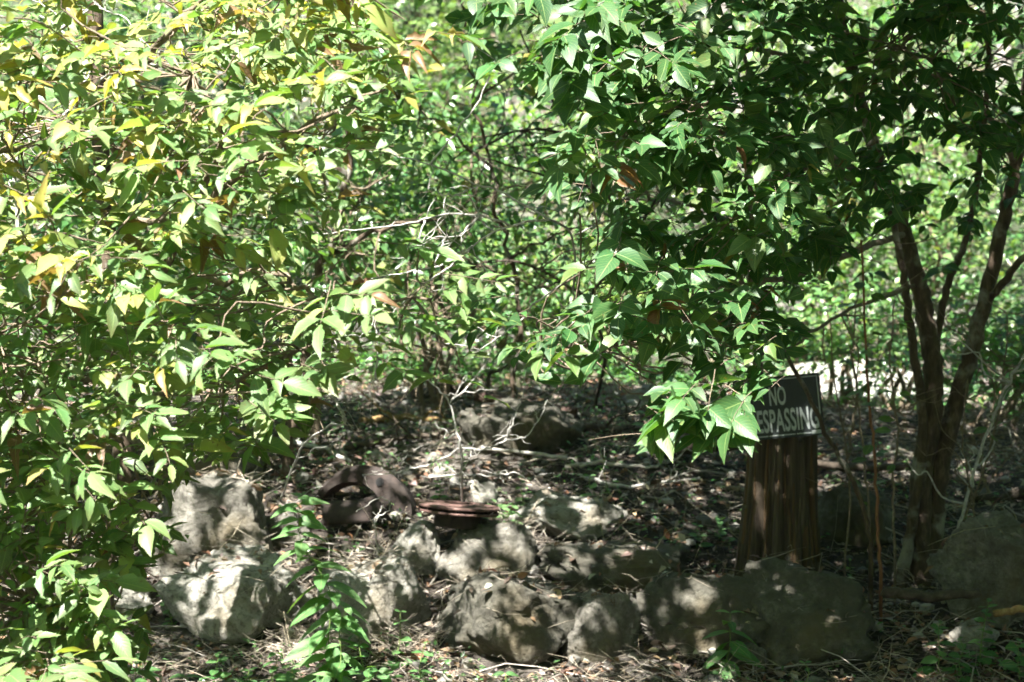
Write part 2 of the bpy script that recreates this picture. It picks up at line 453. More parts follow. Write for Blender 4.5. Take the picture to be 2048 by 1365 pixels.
class Leaves:
    """A collection of single leaves; part of them become objects, the rest one mesh."""
    def __init__(s, templates, palette, browning):
        s.T, s.pal, s.brown = templates, [np.array(c, float) for c in palette], browning
        s.o, s.a, s.n, s.L, s.k, s.c, s.ch = [], [], [], [], [], [], []
    clear = ()
    def add(s, o, a, n, L, k, c):
        if s.clear:
            X, Y_, _d = project(np.array(o) + np.array(a) * L * .5)
            for x0, y0, x1, y1 in s.clear:
                if x0 < X[0] < x1 and y0 < Y_[0] < y1: return
        s.o.append(o); s.a.append(a); s.n.append(n); s.L.append(L); s.k.append(k); s.c.append(c)
    def extend(s, O, A, NN, L, K, C):
        s.ch.append((np.asarray(O, float), np.asarray(A, float), np.asarray(NN, float), np.asarray(L, float), np.asarray(K, int), np.asarray(C, int)))
    def raw(s):
        parts = list(s.ch)
        if s.o: parts.append((np.array(s.o, float), np.array(s.a, float), np.array(s.n, float), np.array(s.L, float), np.array(s.k, int), np.array(s.c, int)))
        return [np.concatenate([p[i] for p in parts]) for i in range(6)]
    def arrays(s):
        o, a, n, L, K, C = s.raw(); a = unit(a)
        n = unit(n - a * np.sum(a * n, 1, keepdims=True)); b = np.cross(n, a)
        return o, a, b, n, L, K, C
    def vcol(s, k, c, m, jit):
        br = s.T[k][3] * s.brown[c]
        br = np.clip(br, 0, 1)[:, None]
        return (s.pal[c] * (1 - br) + BROWN * br)
    def mesh(s, name, sel, material, jitter=.25):
        o, a, b, n, L, K, C = s.arrays()
        VV, FF, CC, LV, off = [], [], [], [], 0
        loop_tot, loops = [], []
        for k in range(len(s.T)):
            tv, tf, tl, tb = s.T[k]
            m = len(tv)
            I = np.where(sel & (K == k))[0]
            if not len(I): continue
            v = o[I][:, None] + L[I][:, None, None] * (tv[None, :, 0:1] * a[I][:, None] + tv[None, :, 1:2] * b[I][:, None] + tv[None, :, 2:3] * n[I][:, None])
            VV.append(v.reshape(-1, 3))
            pal = np.array([s.vcol(k, c, m, 0) for c in range(len(s.pal))])
            j = (1 + jitter * (rng.random((len(I), 1, 1)) * 2 - 1)) * (1 + .12 * (rng.random((len(I), 1, 3)) * 2 - 1))
            CC.append((pal[C[I]] * j).reshape(-1, 3))
            LV.append(np.tile(np.concatenate([tl, np.zeros((m, 1))], 1), (len(I), 1)))
            base = off + np.arange(len(I)) * m
            for q in tf:
                loops.append((base[:, None] + np.array(q)[None]).astype(np.int32)); 
            off += m * len(I)
        V = np.concatenate(VV); C_ = np.concatenate(CC); LVv = np.concatenate(LV)
        tot = np.concatenate([np.full(len(q), q.shape[1], np.int32) for q in loops])
        flat = np.concatenate([q.ravel() for q in loops])
        me = bpy.data.meshes.new(name)
        me.vertices.add(len(V)); me.vertices.foreach_set("co", V.astype(np.float32).ravel())
        me.loops.add(len(flat)); me.loops.foreach_set("vertex_index", flat)
        me.polygons.add(len(tot)); st = np.concatenate([[0], np.cumsum(tot)[:-1]]).astype(np.int32)
        me.polygons.foreach_set("loop_start", st)
        me.update(calc_edges=True); me.validate()
        at_ = me.color_attributes.new("Col", 'FLOAT_COLOR', 'POINT')
        at_.data.foreach_set("color", np.concatenate([C_, np.ones((len(C_), 1))], 1).astype(np.float32).ravel())
        l = me.attributes.new("lv", 'FLOAT_VECTOR', 'POINT'); l.data.foreach_set("vector", LVv.astype(np.float32).ravel())
        me.materials.append(material); me.shade_smooth()
        return me
    _cache = {}
    def single_mesh(s, k, c, material, tagname):
        key = (tagname, k, c, tuple(s.pal[c]), s.brown[c])
        if key not in Leaves._cache:
            tv, tf, tl, tb = s.T[k]
            me = bpy.data.meshes.new("leaf"); me.from_pydata(tv.tolist(), [], tf)
            a = me.color_attributes.new("Col", 'FLOAT_COLOR', 'POINT')
            cc = s.vcol(k, c, len(tv), 0)
            a.data.foreach_set("color", np.concatenate([cc, np.ones((len(cc), 1))], 1).astype(np.float32).ravel())
            l = me.attributes.new("lv", 'FLOAT_VECTOR', 'POINT')
            l.data.foreach_set("vector", np.concatenate([tl, np.zeros((len(tl), 1))], 1).astype(np.float32).ravel())
            me.materials.append(material); me.shade_smooth()
            Leaves._cache[key] = me
        return Leaves._cache[key]
    def objects(s, sel, parent, material, tagname):
        o, a, b, n, L, K, C = s.arrays()
        off = parent.location
        for i in np.where(sel)[0]:
            x = bpy.data.objects.new("leaf", s.single_mesh(K[i], C[i], material, tagname))
            COL.objects.link(x); x.parent = parent
            M = Matrix.Identity(4)
            for r_ in range(3):
                M[r_][0], M[r_][1], M[r_][2] = a[i][r_] * L[i], b[i][r_] * L[i], n[i][r_] * L[i]
                M[r_][3] = o[i][r_] - off[r_]
            x.matrix_local = M
    def finish(s, parent, material, tagname, maxobj=300, crown="foliage"):
        o, _a, _n, L, _k, _c = s.raw()
        px, py, d = project(o)
        vis = (px > 5) & (px < 2043) & (py > 5) & (py < 1360)
        score = np.where(vis, L / d, -1)
        sel = np.zeros(len(o), bool)
        if maxobj:
            top = np.argsort(-score)[:maxobj]; sel[top] = score[top] > 0
        if sel.any(): s.objects(sel, parent, material, tagname)
        if (~sel).any():
            c = obj(crown, s.mesh(crown, ~sel, material), parent, kind="stuff")
        return sel

def inpoly(poly, x, y):
    inside = False; n = len(poly); j = n - 1
    for i in range(n):
        xi, yi = poly[i]; xj, yj = poly[j]
        if (yi > y) != (yj > y) and x < (xj - xi) * (y - yi) / (yj - yi) + xi: inside = not inside
        j = i
    return inside
def gauss3(s): return np.array([random.gauss(0, s), random.gauss(0, s), random.gauss(0, s)])
def choose(w):
    r = random.random() * sum(w)
    for i, x in enumerate(w):
        r -= x
        if r <= 0: return i
    return len(w) - 1

def compound_leaf(LV, twigs, p, d, rl, ll, pairs, weights, ntem, ncurl, camtilt, droop, nsig=.38, curlp=0.0):
    """one pinnate leaf: a rachis with leaflet pairs and an end leaflet"""
    d = unit(d)
    pts = [p]
    q = np.array(p, float); dd = d.copy(); steps = 5
    for i in range(steps):
        dd = unit(dd + np.array([0, 0, -droop * .22]) + gauss3(.05))
        q = q + dd * rl / steps; pts.append(q)
    pts = np.array(pts)
    twigs.tube(pts, np.linspace(.0016, .0009, len(pts)), 3, False)
    up0 = unit(np.array([-camtilt * .45, -camtilt, 1.0]) + gauss3(nsig * .7))
    side = unit(np.cross(up0, d))
    cls = choose(weights)
    slots = []
    for j in range(pairs):
        s = .38 + .5 * j / max(pairs - 1, 1)
        slots += [(s, 1), (s, -1)]
    slots.append((1.0, 0))
    for s, sg in slots:
        if random.random() < .06: continue
        f = s * steps; i0 = min(int(f), steps - 1); pos = pts[i0] * (1 - (f - i0)) + pts[i0 + 1] * (f - i0)
        dr = unit(pts[min(i0 + 1, steps)] - pts[i0])
        bent = random.random() < .12
        ax = unit(dr * (.55 if sg else 1) + side * sg * random.uniform(.6, 1.0) + np.array([0, 0, -droop * random.uniform(-.2, .7)]) + gauss3(.14))
        nn = unit(up0 + gauss3(nsig * (2.6 if bent else 1)))
        c = cls if random.random() < .7 else choose(weights)
        L = ll * random.choice((.6, .8, .95, 1.0, 1.1, 1.3)) * random.uniform(.85, 1.15) * (1.12 if sg == 0 else 1)
        if c >= 3 and ncurl: k = ntem + random.randrange(ncurl)
        else: k = random.randrange(ntem)
        LV.add(pos + ax * .004, ax, nn, L, k, c)

def crooked(p0, p1, n=7, amp=.06):
    p0, p1 = np.array(p0, float), np.array(p1, float)
    L = np.linalg.norm(p1 - p0)
    t = np.linspace(0, 1, n)[:, None]
    P = p0 * (1 - t) + p1 * t
    P[1:-1] += np.array([gauss3(amp * L) for _ in range(n - 2)])
    return P

# ------------------------------------------------------------------ rocks
def rock_mesh(seed, sx, sy, sz, boxy, mat_, rough=.10, sub=5, cuts=15):
    r = random.Random(seed)
    bm = bmesh.new(); bmesh.ops.create_icosphere(bm, subdivisions=sub, radius=1)
    C = np.array([v.co[:] for v in bm.verts]); C /= np.linalg.norm(C, axis=1, keepdims=True)
    C = np.sign(C) * np.abs(C) ** (2 / boxy)
    for _ in range(cuts):
        v = unit(np.array([r.gauss(0, 1), r.gauss(0, 1), r.gauss(0, .8)])); pd = r.uniform(.62, .92)
        k = C @ v; C = C - np.where(k > pd, (k - pd) * .96, 0)[:, None] * v
    sh = seed * 13.7
    def n3(P, f, o):
        x, y, z = P[:, 0], P[:, 1], P[:, 2]
        return (fbm(x + .6 * z + sh, y - .4 * z, f, o) + fbm(y + .5 * x + sh * 2, z + .3 * x, f, o) + fbm(z - .5 * y + sh * 3, x + .2 * y, f, o)) / 2.2
    d = n3(C, 1.3, 2) * rough * .9 + np.sin(C[:, 2] * 9 + 2.2 * n3(C, 1.6, 2) + sh) * rough * .16
    d = d - np.clip(n3(C + 9, 6.5, 2) - .30, 0, 1) * rough * .75
    rid = 1 - np.abs(n3(C + 5, 2.3, 3)) * 1.6
    d = d - np.clip(rid - .55, 0, 1) * rough * .9 + n3(C, 5.5, 3) * rough * .28 + np.abs(n3(C, 12, 2)) * rough * .22
    C = C * (1 + d)[:, None]
    lo_, hi_ = C.min(0), C.max(0); C = ((C - lo_) / (hi_ - lo_) * 2 - 1) * np.array([sx, sy, sz])
    for v, c in zip(bm.verts, C): v.co = c
    me = bpy.data.meshes.new("rock"); bm.to_mesh(me); bm.free()
    me.materials.append(mat_); me.shade_smooth()
    return me

P_, G_, D_ = M_ROCK_PALE, M_ROCK_GREY, M_ROCK_DARK
# x0, y0, x1, y1 in the photograph, seed, boxiness, material, tilt, name, label
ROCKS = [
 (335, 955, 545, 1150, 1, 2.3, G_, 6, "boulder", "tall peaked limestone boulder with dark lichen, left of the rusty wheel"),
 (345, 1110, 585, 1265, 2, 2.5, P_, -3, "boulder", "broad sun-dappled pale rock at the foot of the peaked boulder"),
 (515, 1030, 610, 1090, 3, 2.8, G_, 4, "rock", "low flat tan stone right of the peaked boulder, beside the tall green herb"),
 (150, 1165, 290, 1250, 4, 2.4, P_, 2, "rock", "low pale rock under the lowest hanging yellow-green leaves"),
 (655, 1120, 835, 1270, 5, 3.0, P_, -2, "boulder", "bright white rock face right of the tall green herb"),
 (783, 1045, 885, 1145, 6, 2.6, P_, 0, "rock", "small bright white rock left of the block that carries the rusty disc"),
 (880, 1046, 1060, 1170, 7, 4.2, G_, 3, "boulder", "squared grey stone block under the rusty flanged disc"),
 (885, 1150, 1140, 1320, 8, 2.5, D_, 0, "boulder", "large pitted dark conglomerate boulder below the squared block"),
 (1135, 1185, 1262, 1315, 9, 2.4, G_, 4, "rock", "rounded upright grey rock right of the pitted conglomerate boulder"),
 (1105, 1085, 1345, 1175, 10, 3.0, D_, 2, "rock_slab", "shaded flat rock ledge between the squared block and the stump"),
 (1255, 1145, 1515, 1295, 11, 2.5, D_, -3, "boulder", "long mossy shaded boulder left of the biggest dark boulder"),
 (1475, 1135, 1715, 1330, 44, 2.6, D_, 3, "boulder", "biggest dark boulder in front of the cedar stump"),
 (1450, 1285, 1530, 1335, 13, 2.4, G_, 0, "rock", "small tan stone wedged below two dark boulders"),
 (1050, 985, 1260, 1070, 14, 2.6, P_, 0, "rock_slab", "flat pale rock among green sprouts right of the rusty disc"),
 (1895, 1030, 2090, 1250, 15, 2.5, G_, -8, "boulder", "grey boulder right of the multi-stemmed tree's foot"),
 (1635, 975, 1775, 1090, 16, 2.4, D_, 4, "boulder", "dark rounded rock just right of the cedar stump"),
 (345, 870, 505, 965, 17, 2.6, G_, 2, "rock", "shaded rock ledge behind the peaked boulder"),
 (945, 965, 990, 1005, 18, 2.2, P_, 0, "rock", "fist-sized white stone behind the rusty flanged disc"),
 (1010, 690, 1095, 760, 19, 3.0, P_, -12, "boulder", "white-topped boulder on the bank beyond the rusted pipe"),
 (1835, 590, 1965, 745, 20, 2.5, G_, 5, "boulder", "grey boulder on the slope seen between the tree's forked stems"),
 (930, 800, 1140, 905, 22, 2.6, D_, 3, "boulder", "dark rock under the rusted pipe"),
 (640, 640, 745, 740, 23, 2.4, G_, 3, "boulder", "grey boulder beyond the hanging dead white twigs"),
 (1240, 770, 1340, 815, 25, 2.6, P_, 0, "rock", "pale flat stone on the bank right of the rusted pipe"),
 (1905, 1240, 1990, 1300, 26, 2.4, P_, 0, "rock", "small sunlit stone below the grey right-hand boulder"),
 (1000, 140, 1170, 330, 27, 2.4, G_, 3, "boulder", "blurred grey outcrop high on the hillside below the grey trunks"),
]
for (x0, y0, x1, y1, sd, bx_, m_, tilt, nm, lab) in ROCKS:
    cx, cy = (x0 + x1) / 2, (y0 + y1) / 2
    hit = ground_hit(cx, y1 - .06 * (y1 - y0))
    Y = hit[1]
    w = (x1 - x0) * Y / FPX; h = (y1 - y0) * Y / FPX
    dep = w * .80
    Yc = Y + dep * .30
    k = Yc / Y
    top = at(cx, y0, Yc)
    hz = h * k * .5 * 1.30 + .015
    me = rock_mesh(sd, w * k * .5 * 1.30, dep * .70, hz * 1.05, bx_ + .5, m_, .21 if "boulder" == nm else .19, 5 if w > .12 else 4)
    o = obj(nm, me)
    o.location = (top[0], Yc, top[2] - hz * .98)
    o.rotation_euler = (R(random.uniform(-4, 4)), R(tilt), R(random.uniform(-12, 12)))
    tag(o, lab, "rock")
    if sd == 7: BLOCK = o

# bright limestone shelf right of the sign
pA, pB = ground_hit(1650, 815), ground_hit(1880, 815)
c = ground_hit(1765, 800)
M_ROCK_WHITE = rock_material('limestone_white', (.30, .29, .26), (.44, .43, .40), (.56, .55, .51), .15)
me = rock_mesh(31, .50, .60, .09, 3.2, M_ROCK_WHITE, .05, 5, 4)
o = tag(obj("rock_slab", me), "bright white limestone shelf behind the sign and the multi-stemmed tree", "rock")
o.location = (c[0], c[1] + .45, c[2] + .05); o.rotation_euler = (R(10), R(-1), R(5))

from mathutils.bvhtree import BVHTree
bpy.context.view_layer.update()
_rv, _rf, _n = [], [], 0
for _o in [q for q in COL.objects if q.type == 'MESH' and q.get("category") == "rock"]:
    M = _o.matrix_world
    _rv += [M @ v.co for v in _o.data.vertices]; _rf += [tuple(i + _n for i in p.vertices) for p in _o.data.polygons]; _n = len(_rv)
ROCKBVH = BVHTree.FromPolygons(_rv, _rf)
def surf(x, y):
    """top of ground or rock at x, y"""
    z = float(height(x, y))
    hit = ROCKBVH.ray_cast(Vector((x, y, z + 1.2)), Vector((0, 0, -1)), 1.2)
    return (max(z, hit[0].z), hit[1]) if hit[0] is not None else (z, None)
# loose rubble: uncountable
mb = MB()
ico = bmesh.new(); bmesh.ops.create_icosphere(ico, subdivisions=1, radius=1)
iv = np.array([v.co[:] for v in ico.verts]); jf = [tuple(v.index for v in f.verts) for f in ico.faces]; ico.free()
for i in range(1550):
    if i < 1300:
        x, y = random.uniform(-2.4, 2.4), random.uniform(6.6, 11)
    else:
        x, y = random.uniform(-5, 5), random.uniform(11, 22)
    s = (.006 + .034 * random.random() ** 2.5) * (1 if y < 11 else 2.2)
    v = iv * (1 + .35 * (rng.random((len(iv), 1)) - .5)) * np.array([1, random.uniform(.7, 1.2), random.uniform(.5, .9)]) * s
    q = random.random() ** 1.6 * .24 + .08
    mb.add(v + np.array([x, y, float(height(x, y)) + s * .3]), jf, (q * 1.05, q, q * .88))
o = obj("gravel", mb.mesh("gravel", M_STRAW, False), kind="stuff"); o["label"] = "loose pale stone chips scattered over the soil"

# ------------------------------------------------------------------ cedar stump and sign
SB = ground_hit(1552, 1150); SB = np.array([SB[0], 8.0, float(height(SB[0], 8.0))])
stop = at(1560, 872, 8.0)[2]
SH = stop - SB[2] + .02
stump = empty("tree_stump", SB, "weathered fluted cedar stump carrying the black sign", "stump")
nt_, nz_ = 160, 26
rs = random.Random(5)
fl = [(rs.randint(5, 23), rs.uniform(0, 6.28), rs.uniform(.01, .05)) for _ in range(9)]
groov = [rs.uniform(0, 2 * math.pi) for _ in range(11)]
def stump_r(th, t):
    r0 = .135 + .055 * (1 - t) ** 2.2 + .01 * (1 - t)
    s = sum(a * math.cos(k * th + p + .6 * math.sin(3 * t + k)) for k, p, a in fl)
    gsum = sum(-(.10 + .10 * abs(math.sin(5 * q))) * math.exp(-((math.atan2(math.sin(th - q), math.cos(th - q)) + .10 * math.sin(2.5 * t + q)) / (.03 + .035 * abs(math.cos(3 * q)))) ** 2) for q in groov)
    return r0 * (1 + s + gsum)
vs = []
for j in range(nz_):
    t = j / (nz_ - 1)
    for i in range(nt_):
        th = 2 * math.pi * i / nt_
        r = stump_r(th, t)
        zz = t * SH + (.025 * math.sin(3 * th + 1) + .015 * math.sin(7 * th) if j == nz_ - 1 else 0)
        vs.append((SB[0] + r * math.cos(th) + .015 * t, SB[1] + r * math.sin(th), SB[2] - .10 * (1 - t) + zz))
fs = [(j * nt_ + i, j * nt_ + (i + 1) % nt_, (j + 1) * nt_ + (i + 1) % nt_, (j + 1) * nt_ + i) for j in range(nz_ - 1) for i in range(nt_)]
vs.append((SB[0] + .01, SB[1], SB[2] + SH - .03)); ci = len(vs) - 1
fs += [((nz_ - 1) * nt_ + i, (nz_ - 1) * nt_ + (i + 1) % nt_, ci) for i in range(nt_)]
mb = MB(); mb.add(vs, fs); obj("trunk", mb.mesh("trunk", M_STUMP), stump)
for q in range(26):
    th0 = -math.pi / 2 + (q - 12.5) * .125 + rs.uniform(-.06, .06)
    t0 = rs.uniform(0, .6); t1 = min(.98, t0 + rs.uniform(.2, .7))
    w = rs.uniform(.016, .05); m = 10
    v, f = [], []
    for j in range(m):
        t = t0 + (t1 - t0) * j / (m - 1); wob = .05 * math.sin(4 * t + q)
        ww = w * (.35 + .65 * math.sin(math.pi * (j + .6) / (m + .2)))
        for (dt, dr) in ((-ww, .000), (-ww * .6, .009), (ww * .6, .010), (ww, .000)):
            th = th0 + wob + dt; r = stump_r(th, t) * .995 + dr
            v.append((SB[0] + r * math.cos(th) + .015 * t, SB[1] + r * math.sin(th), SB[2] - .10 * (1 - t) + t * SH))
    f = [(j * 4 + k, j * 4 + k + 1, j * 4 + k + 5, j * 4 + k + 4) for j in range(m - 1) for k in range(3)]
    mb = MB(); mb.add(v, f); obj("bark_strip", mb.mesh("bark_strip", M_STRIP if q % 3 != 1 else M_STUMP), stump)

def flat_mat(name, c, rough=.5):
    m, nt, b, out = mat(name)
    n1 = noise_tex(nt, 55, 6, .65, obj_pos(nt)); n2 = noise_tex(nt, 9, 5, .6, obj_pos(nt))
    cc = mixc(nt, ramp(nt, n1, [(.5, (0, 0, 0)), (.8, (.5, .5, .5))]), c, tuple(min(1, q * .6 + .03) for q in c))
    cc = mixc(nt, ramp(nt, n2, [(.5, (0, 0, 0)), (.75, (.35, .35, .35))]), cc, tuple(q * .5 + .015 for q in c))
    nt.links.new(cc, b.inputs["Base Color"]); b.inputs["Roughness"].default_value = rough
    return m
M_SIGNB = flat_mat("sign_black", (.010, .015, .016), .5)
M_SIGNW = flat_mat("sign_white", (.33, .36, .35), .6)
SW, SHH = .356, .254
sc_ = at(1563.5, 815, 7.83)
sign = empty("warning_sign", (sc_[0], sc_[1], sc_[2] - SHH / 2), "black NO TRESPASSING sign with pale border fixed atop the cedar stump", "sign")
sign.rotation_euler = (R(-4), R(-6.0), R(-8))
def plate(x0, z0, x1, z1, y0, y1):
    mb = MB(); mb.box(((x0 + x1) / 2, (y0 + y1) / 2, (z0 + z1) / 2), (x1 - x0, abs(y1 - y0), z1 - z0)); return mb
mb = plate(-SW / 2, 0, SW / 2, SHH, 0, .003)
obj("board", mb.mesh("board", M_SIGNB, False), sign, worldspace=False)
bmg, bw = .010, .0042
fr = MB()
for a in ((-SW / 2 + bmg, bmg, SW / 2 - bmg, bmg + bw), (-SW / 2 + bmg, SHH - bmg - bw, SW / 2 - bmg, SHH - bmg), (-SW / 2 + bmg, bmg + bw, -SW / 2 + bmg + bw, SHH - bmg - bw), (SW / 2 - bmg - bw, bmg + bw, SW / 2 - bmg, SHH - bmg - bw)):
    b_ = plate(*a, -.0008, .0); fr.add(np.concatenate(b_.v), b_.f)
obj("border", fr.mesh("border", M_SIGNW, False), sign, worldspace=False)
def text_mesh(txt, x0, z0, x1, z1, name):
    cu = bpy.data.curves.new("txt", 'FONT'); cu.body = txt; cu.offset = .022; cu.space_character = 1.04; cu.extrude = .01
    t = bpy.data.objects.new("txt", cu); COL.objects.link(t)
    bpy.context.view_layer.update()
    me = bpy.data.meshes.new_from_object(t.evaluated_get(bpy.context.evaluated_depsgraph_get()))
    bpy.data.objects.remove(t); bpy.data.curves.remove(cu)
    n = len(me.vertices); co = np.zeros(n * 3, np.float32); me.vertices.foreach_get("co", co); co = co.reshape(-1, 3)
    mn, mx = co.min(0), co.max(0); u = (co - mn) / np.maximum(mx - mn, 1e-6)
    out = np.stack([x0 + u[:, 0] * (x1 - x0), -.0001 - u[:, 2] * .0009, z0 + u[:, 1] * (z1 - z0)], 1)
    me.vertices.foreach_set("co", out.astype(np.float32).ravel()); me.update()
    me.materials.clear(); me.materials.append(M_SIGNW)
    return obj(name, me, sign, worldspace=False)
text_mesh("NO", -.034, .135, .034, .213, "lettering")
text_mesh("TRESPASSING", -.158, .026, .158, .121, "lettering")
b_ = plate(SW / 2 - .052, .006, SW / 2 - .006, .021, -.0016, -.0009)
obj("maker_label", b_.mesh("maker_label", M_SIGNW, False), sign, worldspace=False)
for sx in (-.05, .06):
    mb = MB(); mb.tube([(sx, -.003, .012), (sx, .05, .010)], .003, 8); obj("nail", mb.mesh("nail", M_RUST), sign, worldspace=False)

# ------------------------------------------------------------------ rusty scrap
def ring_mesh(prof, n, mat_, holes=None):
    """lathe a closed (r, z) profile about z"""
    m = len(prof); v = []; f = []
    for i in range(n):
        a = 2 * math.pi * i / n
        for r, z in prof: v.append((r * math.cos(a), r * math.sin(a), z))
    for i in range(n):
        for k in range(m):
            f.append((i * m + k, i * m + (k + 1) % m, ((i + 1) % n) * m + (k + 1) % m, ((i + 1) % n) * m + k))
    mb = MB(); mb.add(v, f[::1]); me = mb.mesh("ring", mat_, False); return me
def fixn(me):
    bm = bmesh.new(); bm.from_mesh(me); bmesh.ops.recalc_face_normals(bm, faces=bm.faces); bm.to_mesh(me); bm.free(); return me

# ventilated flanged disc lying on the squared block, hat down
dc = at(916, 1036, BLOCK.location.y)
_c = [surf(dc[0] + ox, dc[1] + oy)[0] for ox in (-.06, 0, .06) for oy in (-.06, 0, .06)]
dc[2] = max(_c) + .050
disc = empty("brake_disc", dc, "rusty flanged iron disc lying flat on the squared stone block", "brake disc")
disc.rotation_euler = (R(-2.0), R(4.5), 0)
RD = 83 * dc[1] / FPX
obj("upper_flange", fixn(ring_mesh([(.06, .028), (RD, .028), (RD + .002, .033), (RD, .038), (.10, .040), (.06, .046)], 64, M_RUST2)), disc, worldspace=False)
obj("lower_flange", fixn(ring_mesh([(.06, .006), (RD - .004, .006), (RD - .002, .010), (RD - .004, .016), (.06, .016)], 64, M_RUST2)), disc, worldspace=False)
vm = None
for i in range(36):
    a = 2 * math.pi * i / 36
    if vm is None:
        mb = MB(); mb.box((RD * .72, 0, .022), (RD * .45, .005, .013)); vm = mb.mesh("vane", M_RUST, False)
    o = obj("vane", vm, disc, worldspace=False); o.rotation_euler = (0, 0, a)
obj("hub_hat", fixn(ring_mesh([(.05, -.055), (.092, -.055), (.098, -.048), (.098, .0065), (.05, .0065)], 48, M_RUST)), disc, worldspace=False)

# upright wheel of dark rusted steel, half sunk behind the tall herb
wc = ground_hit(718, 1046)
wc = np.array([wc[0], wc[1] + .10, wc[2] + .005])
wheel = empty("steel_wheel", wc, "dark rusted steel wheel half buried left of the flanged disc", "wheel")
wheel.rotation_euler = (R(74), 0, R(-14))
RW, RI, ECC = .235, .155, (-.055, .005)
v, f = [], []; nn_ = 72
for i in range(nn_):
    a = 2 * math.pi * i / nn_; ca, sa = math.cos(a), math.sin(a)
    for kind_, z in ((0, -.10), (0, .008), (.35, .016), (1, .004), (1, -.006), (1.0, -.09), (.94, -.09), (.9, -.006), (.12, -.002), (.06, -.10)):
        ox, oy = RW * ca, RW * sa; ix, iy = RI * ca + ECC[0], RI * sa + ECC[1]
        v.append((ox * (1 - kind_) + ix * kind_, oy * (1 - kind_) + iy * kind_, z))
for i in range(nn_):
    for k in range(10): f.append((i * 10 + k, i * 10 + (k + 1) % 10, ((i + 1) % nn_) * 10 + (k + 1) % 10, ((i + 1) % nn_) * 10 + k))
mb = MB(); mb.add(v, f); obj("rim", fixn(mb.mesh("rim", M_RUST, False)), wheel, worldspace=False)
hole_m = flat_mat("hole_shadow", (.004, .004, .004), .9)  # near-black discs painted as the shade inside bolt holes
for i in range(4):
    a = (1.12, .15, -.8, 5.6)[i]
    mb = MB(); cx_, cy_ = .178 * math.cos(a), .178 * math.sin(a)
    mb.tube([(cx_, cy_, .0130), (cx_, cy_, .0165)], .019, 14)
    obj("bolt_hole_shade", mb.mesh("bolt_hole_shade", hole_m, False), wheel, worldspace=False)

# rusted plate leaning at the wheel
mb = MB()
p0, p1, p2, p3 = at(642, 1008, wc[1] - .18), at(752, 992, wc[1] - .12), at(785, 1042, wc[1] - .18), at(648, 1052, wc[1] - .24)
gr = []
for j in range(6):
    for i in range(9):
        u, w = i / 8, j / 5
        a = p3 * (1 - u) + p2 * u; b = p0 * (1 - u) + p1 * u
        gr.append(a * (1 - w) + b * w + np.array([0, -.02 * math.sin(math.pi * w) + .004 * math.sin(9 * u), .006 * math.sin(7 * u) * w]))
gr = np.array(gr); mb.add(gr, [(j * 9 + i, j * 9 + i + 1, (j + 1) * 9 + i + 1, (j + 1) * 9 + i) for j in range(5) for i in range(8)])
o = obj("rusted_plate", mb.mesh("rusted_plate", M_RUST)); sm = o.modifiers.new("thick", 'SOLIDIFY'); sm.thickness = .005
tag(o, "dark rusted sheet of iron leaning against the half-buried wheel", "scrap metal")

def stick(name, pix, Y, r0, r1, m_, lab, cat, amp=.004, n=8, hollow=False):
    pts = [at(x, y, Y + (dy if len(q) > 2 else 0)) for q in pix for (x, y, dy) in [(q[0], q[1], q[2] if len(q) > 2 else 0)]]
    P = spline(pts, 6); P = P + np.array([gauss3(amp) for _ in P])
    mb = MB(); mb.tube(P, np.linspace(r0, r1, len(P)), n, True, None, .15)
    return tag(obj(name, mb.mesh(name, m_)), lab, cat)
yp = ground_hit(1070, 850)[1]
# pipe, hollow at the end
pa, pb = at(950, 793, yp + .05), at(1152, 826, yp - .1)
mb = MB(); mb.tube([pa, (pa + pb) / 2, pb], .026, 16, False); mb.tube([pb, (pa + pb) / 2 * .2 + pb * .8], .021, 16, False)
pipe = empty("iron_pipe", pa, "rusted iron pipe lying on the dark rock beyond the dead twigs", "pipe")
obj("pipe_wall", mb.mesh("pipe_wall", M_RUST2), pipe)
mb = MB(); mb.tube([pb - (pb - pa) * .10, pb - (pb - pa) * .03], .031, 16); obj("coupling", mb.mesh("coupling", M_RUST2), pipe)
stick("wood_plank", [(1085, 845), (1160, 838)], yp + .02, .02, .018, M_RUST, "short dark reddish bar under the rusted pipe's end", "bar", .001, 4)
yb = ground_hit(1050, 930)[1]
stick("dry_stick", [(962, 896), (1040, 905), (1136, 917)], yb, .0075, .010, M_STICK, "straight bleached white stick lying below the amber branch", "stick", .0012)
stick("dry_stick", [(938, 892, .1), (985, 872, .1), (1020, 858, .1), (1052, 853, .1)], yb + .1, .007, .010, M_AMBER, "bent amber-coloured barkless branch above the straight white stick", "stick", .001)
stick("dry_stick", [(1312, 829), (1360, 827), (1425, 834)], 9.4, .007, .008, M_STICK, "pale straight stick behind the leaf cluster left of the sign", "stick", .001)
stick("fallen_log", [(1285, 900, .3), (1340, 893, .2), (1420, 886), (1530, 880), (1600, 884)], 9.0, .038, .05, M_LOG, "dark fallen log behind the stump below the sign", "log", .006, 12)
stick("fallen_log", [(1620, 925, 0), (1700, 935, 0), (1800, 933, 0), (1850, 930)], 9.0, .02, .016, M_LOG, "thin dark fallen branch right of the stump in front of the sunlit bank", "log", .005)
stick("fallen_log", [(1760, 1185), (1850, 1192), (1960, 1188)], 7.2, .022, .018, M_LOG, "dark broken branch lying at the foot of the multi-stemmed tree", "log", .004)
stick("fallen_log", [(1990, 1228), (2030, 1222), (2080, 1214)], 7.1, .014, .014, M_AMBER, "reddish-brown stick over the small sunlit stone at the right edge", "log", .003)
stick("fallen_log", [(2060, 985), (1990, 1000), (1930, 990)], 8.8, .03, .02, M_LOG, "mossy dark branch behind the grey right-hand boulder", "log", .006)

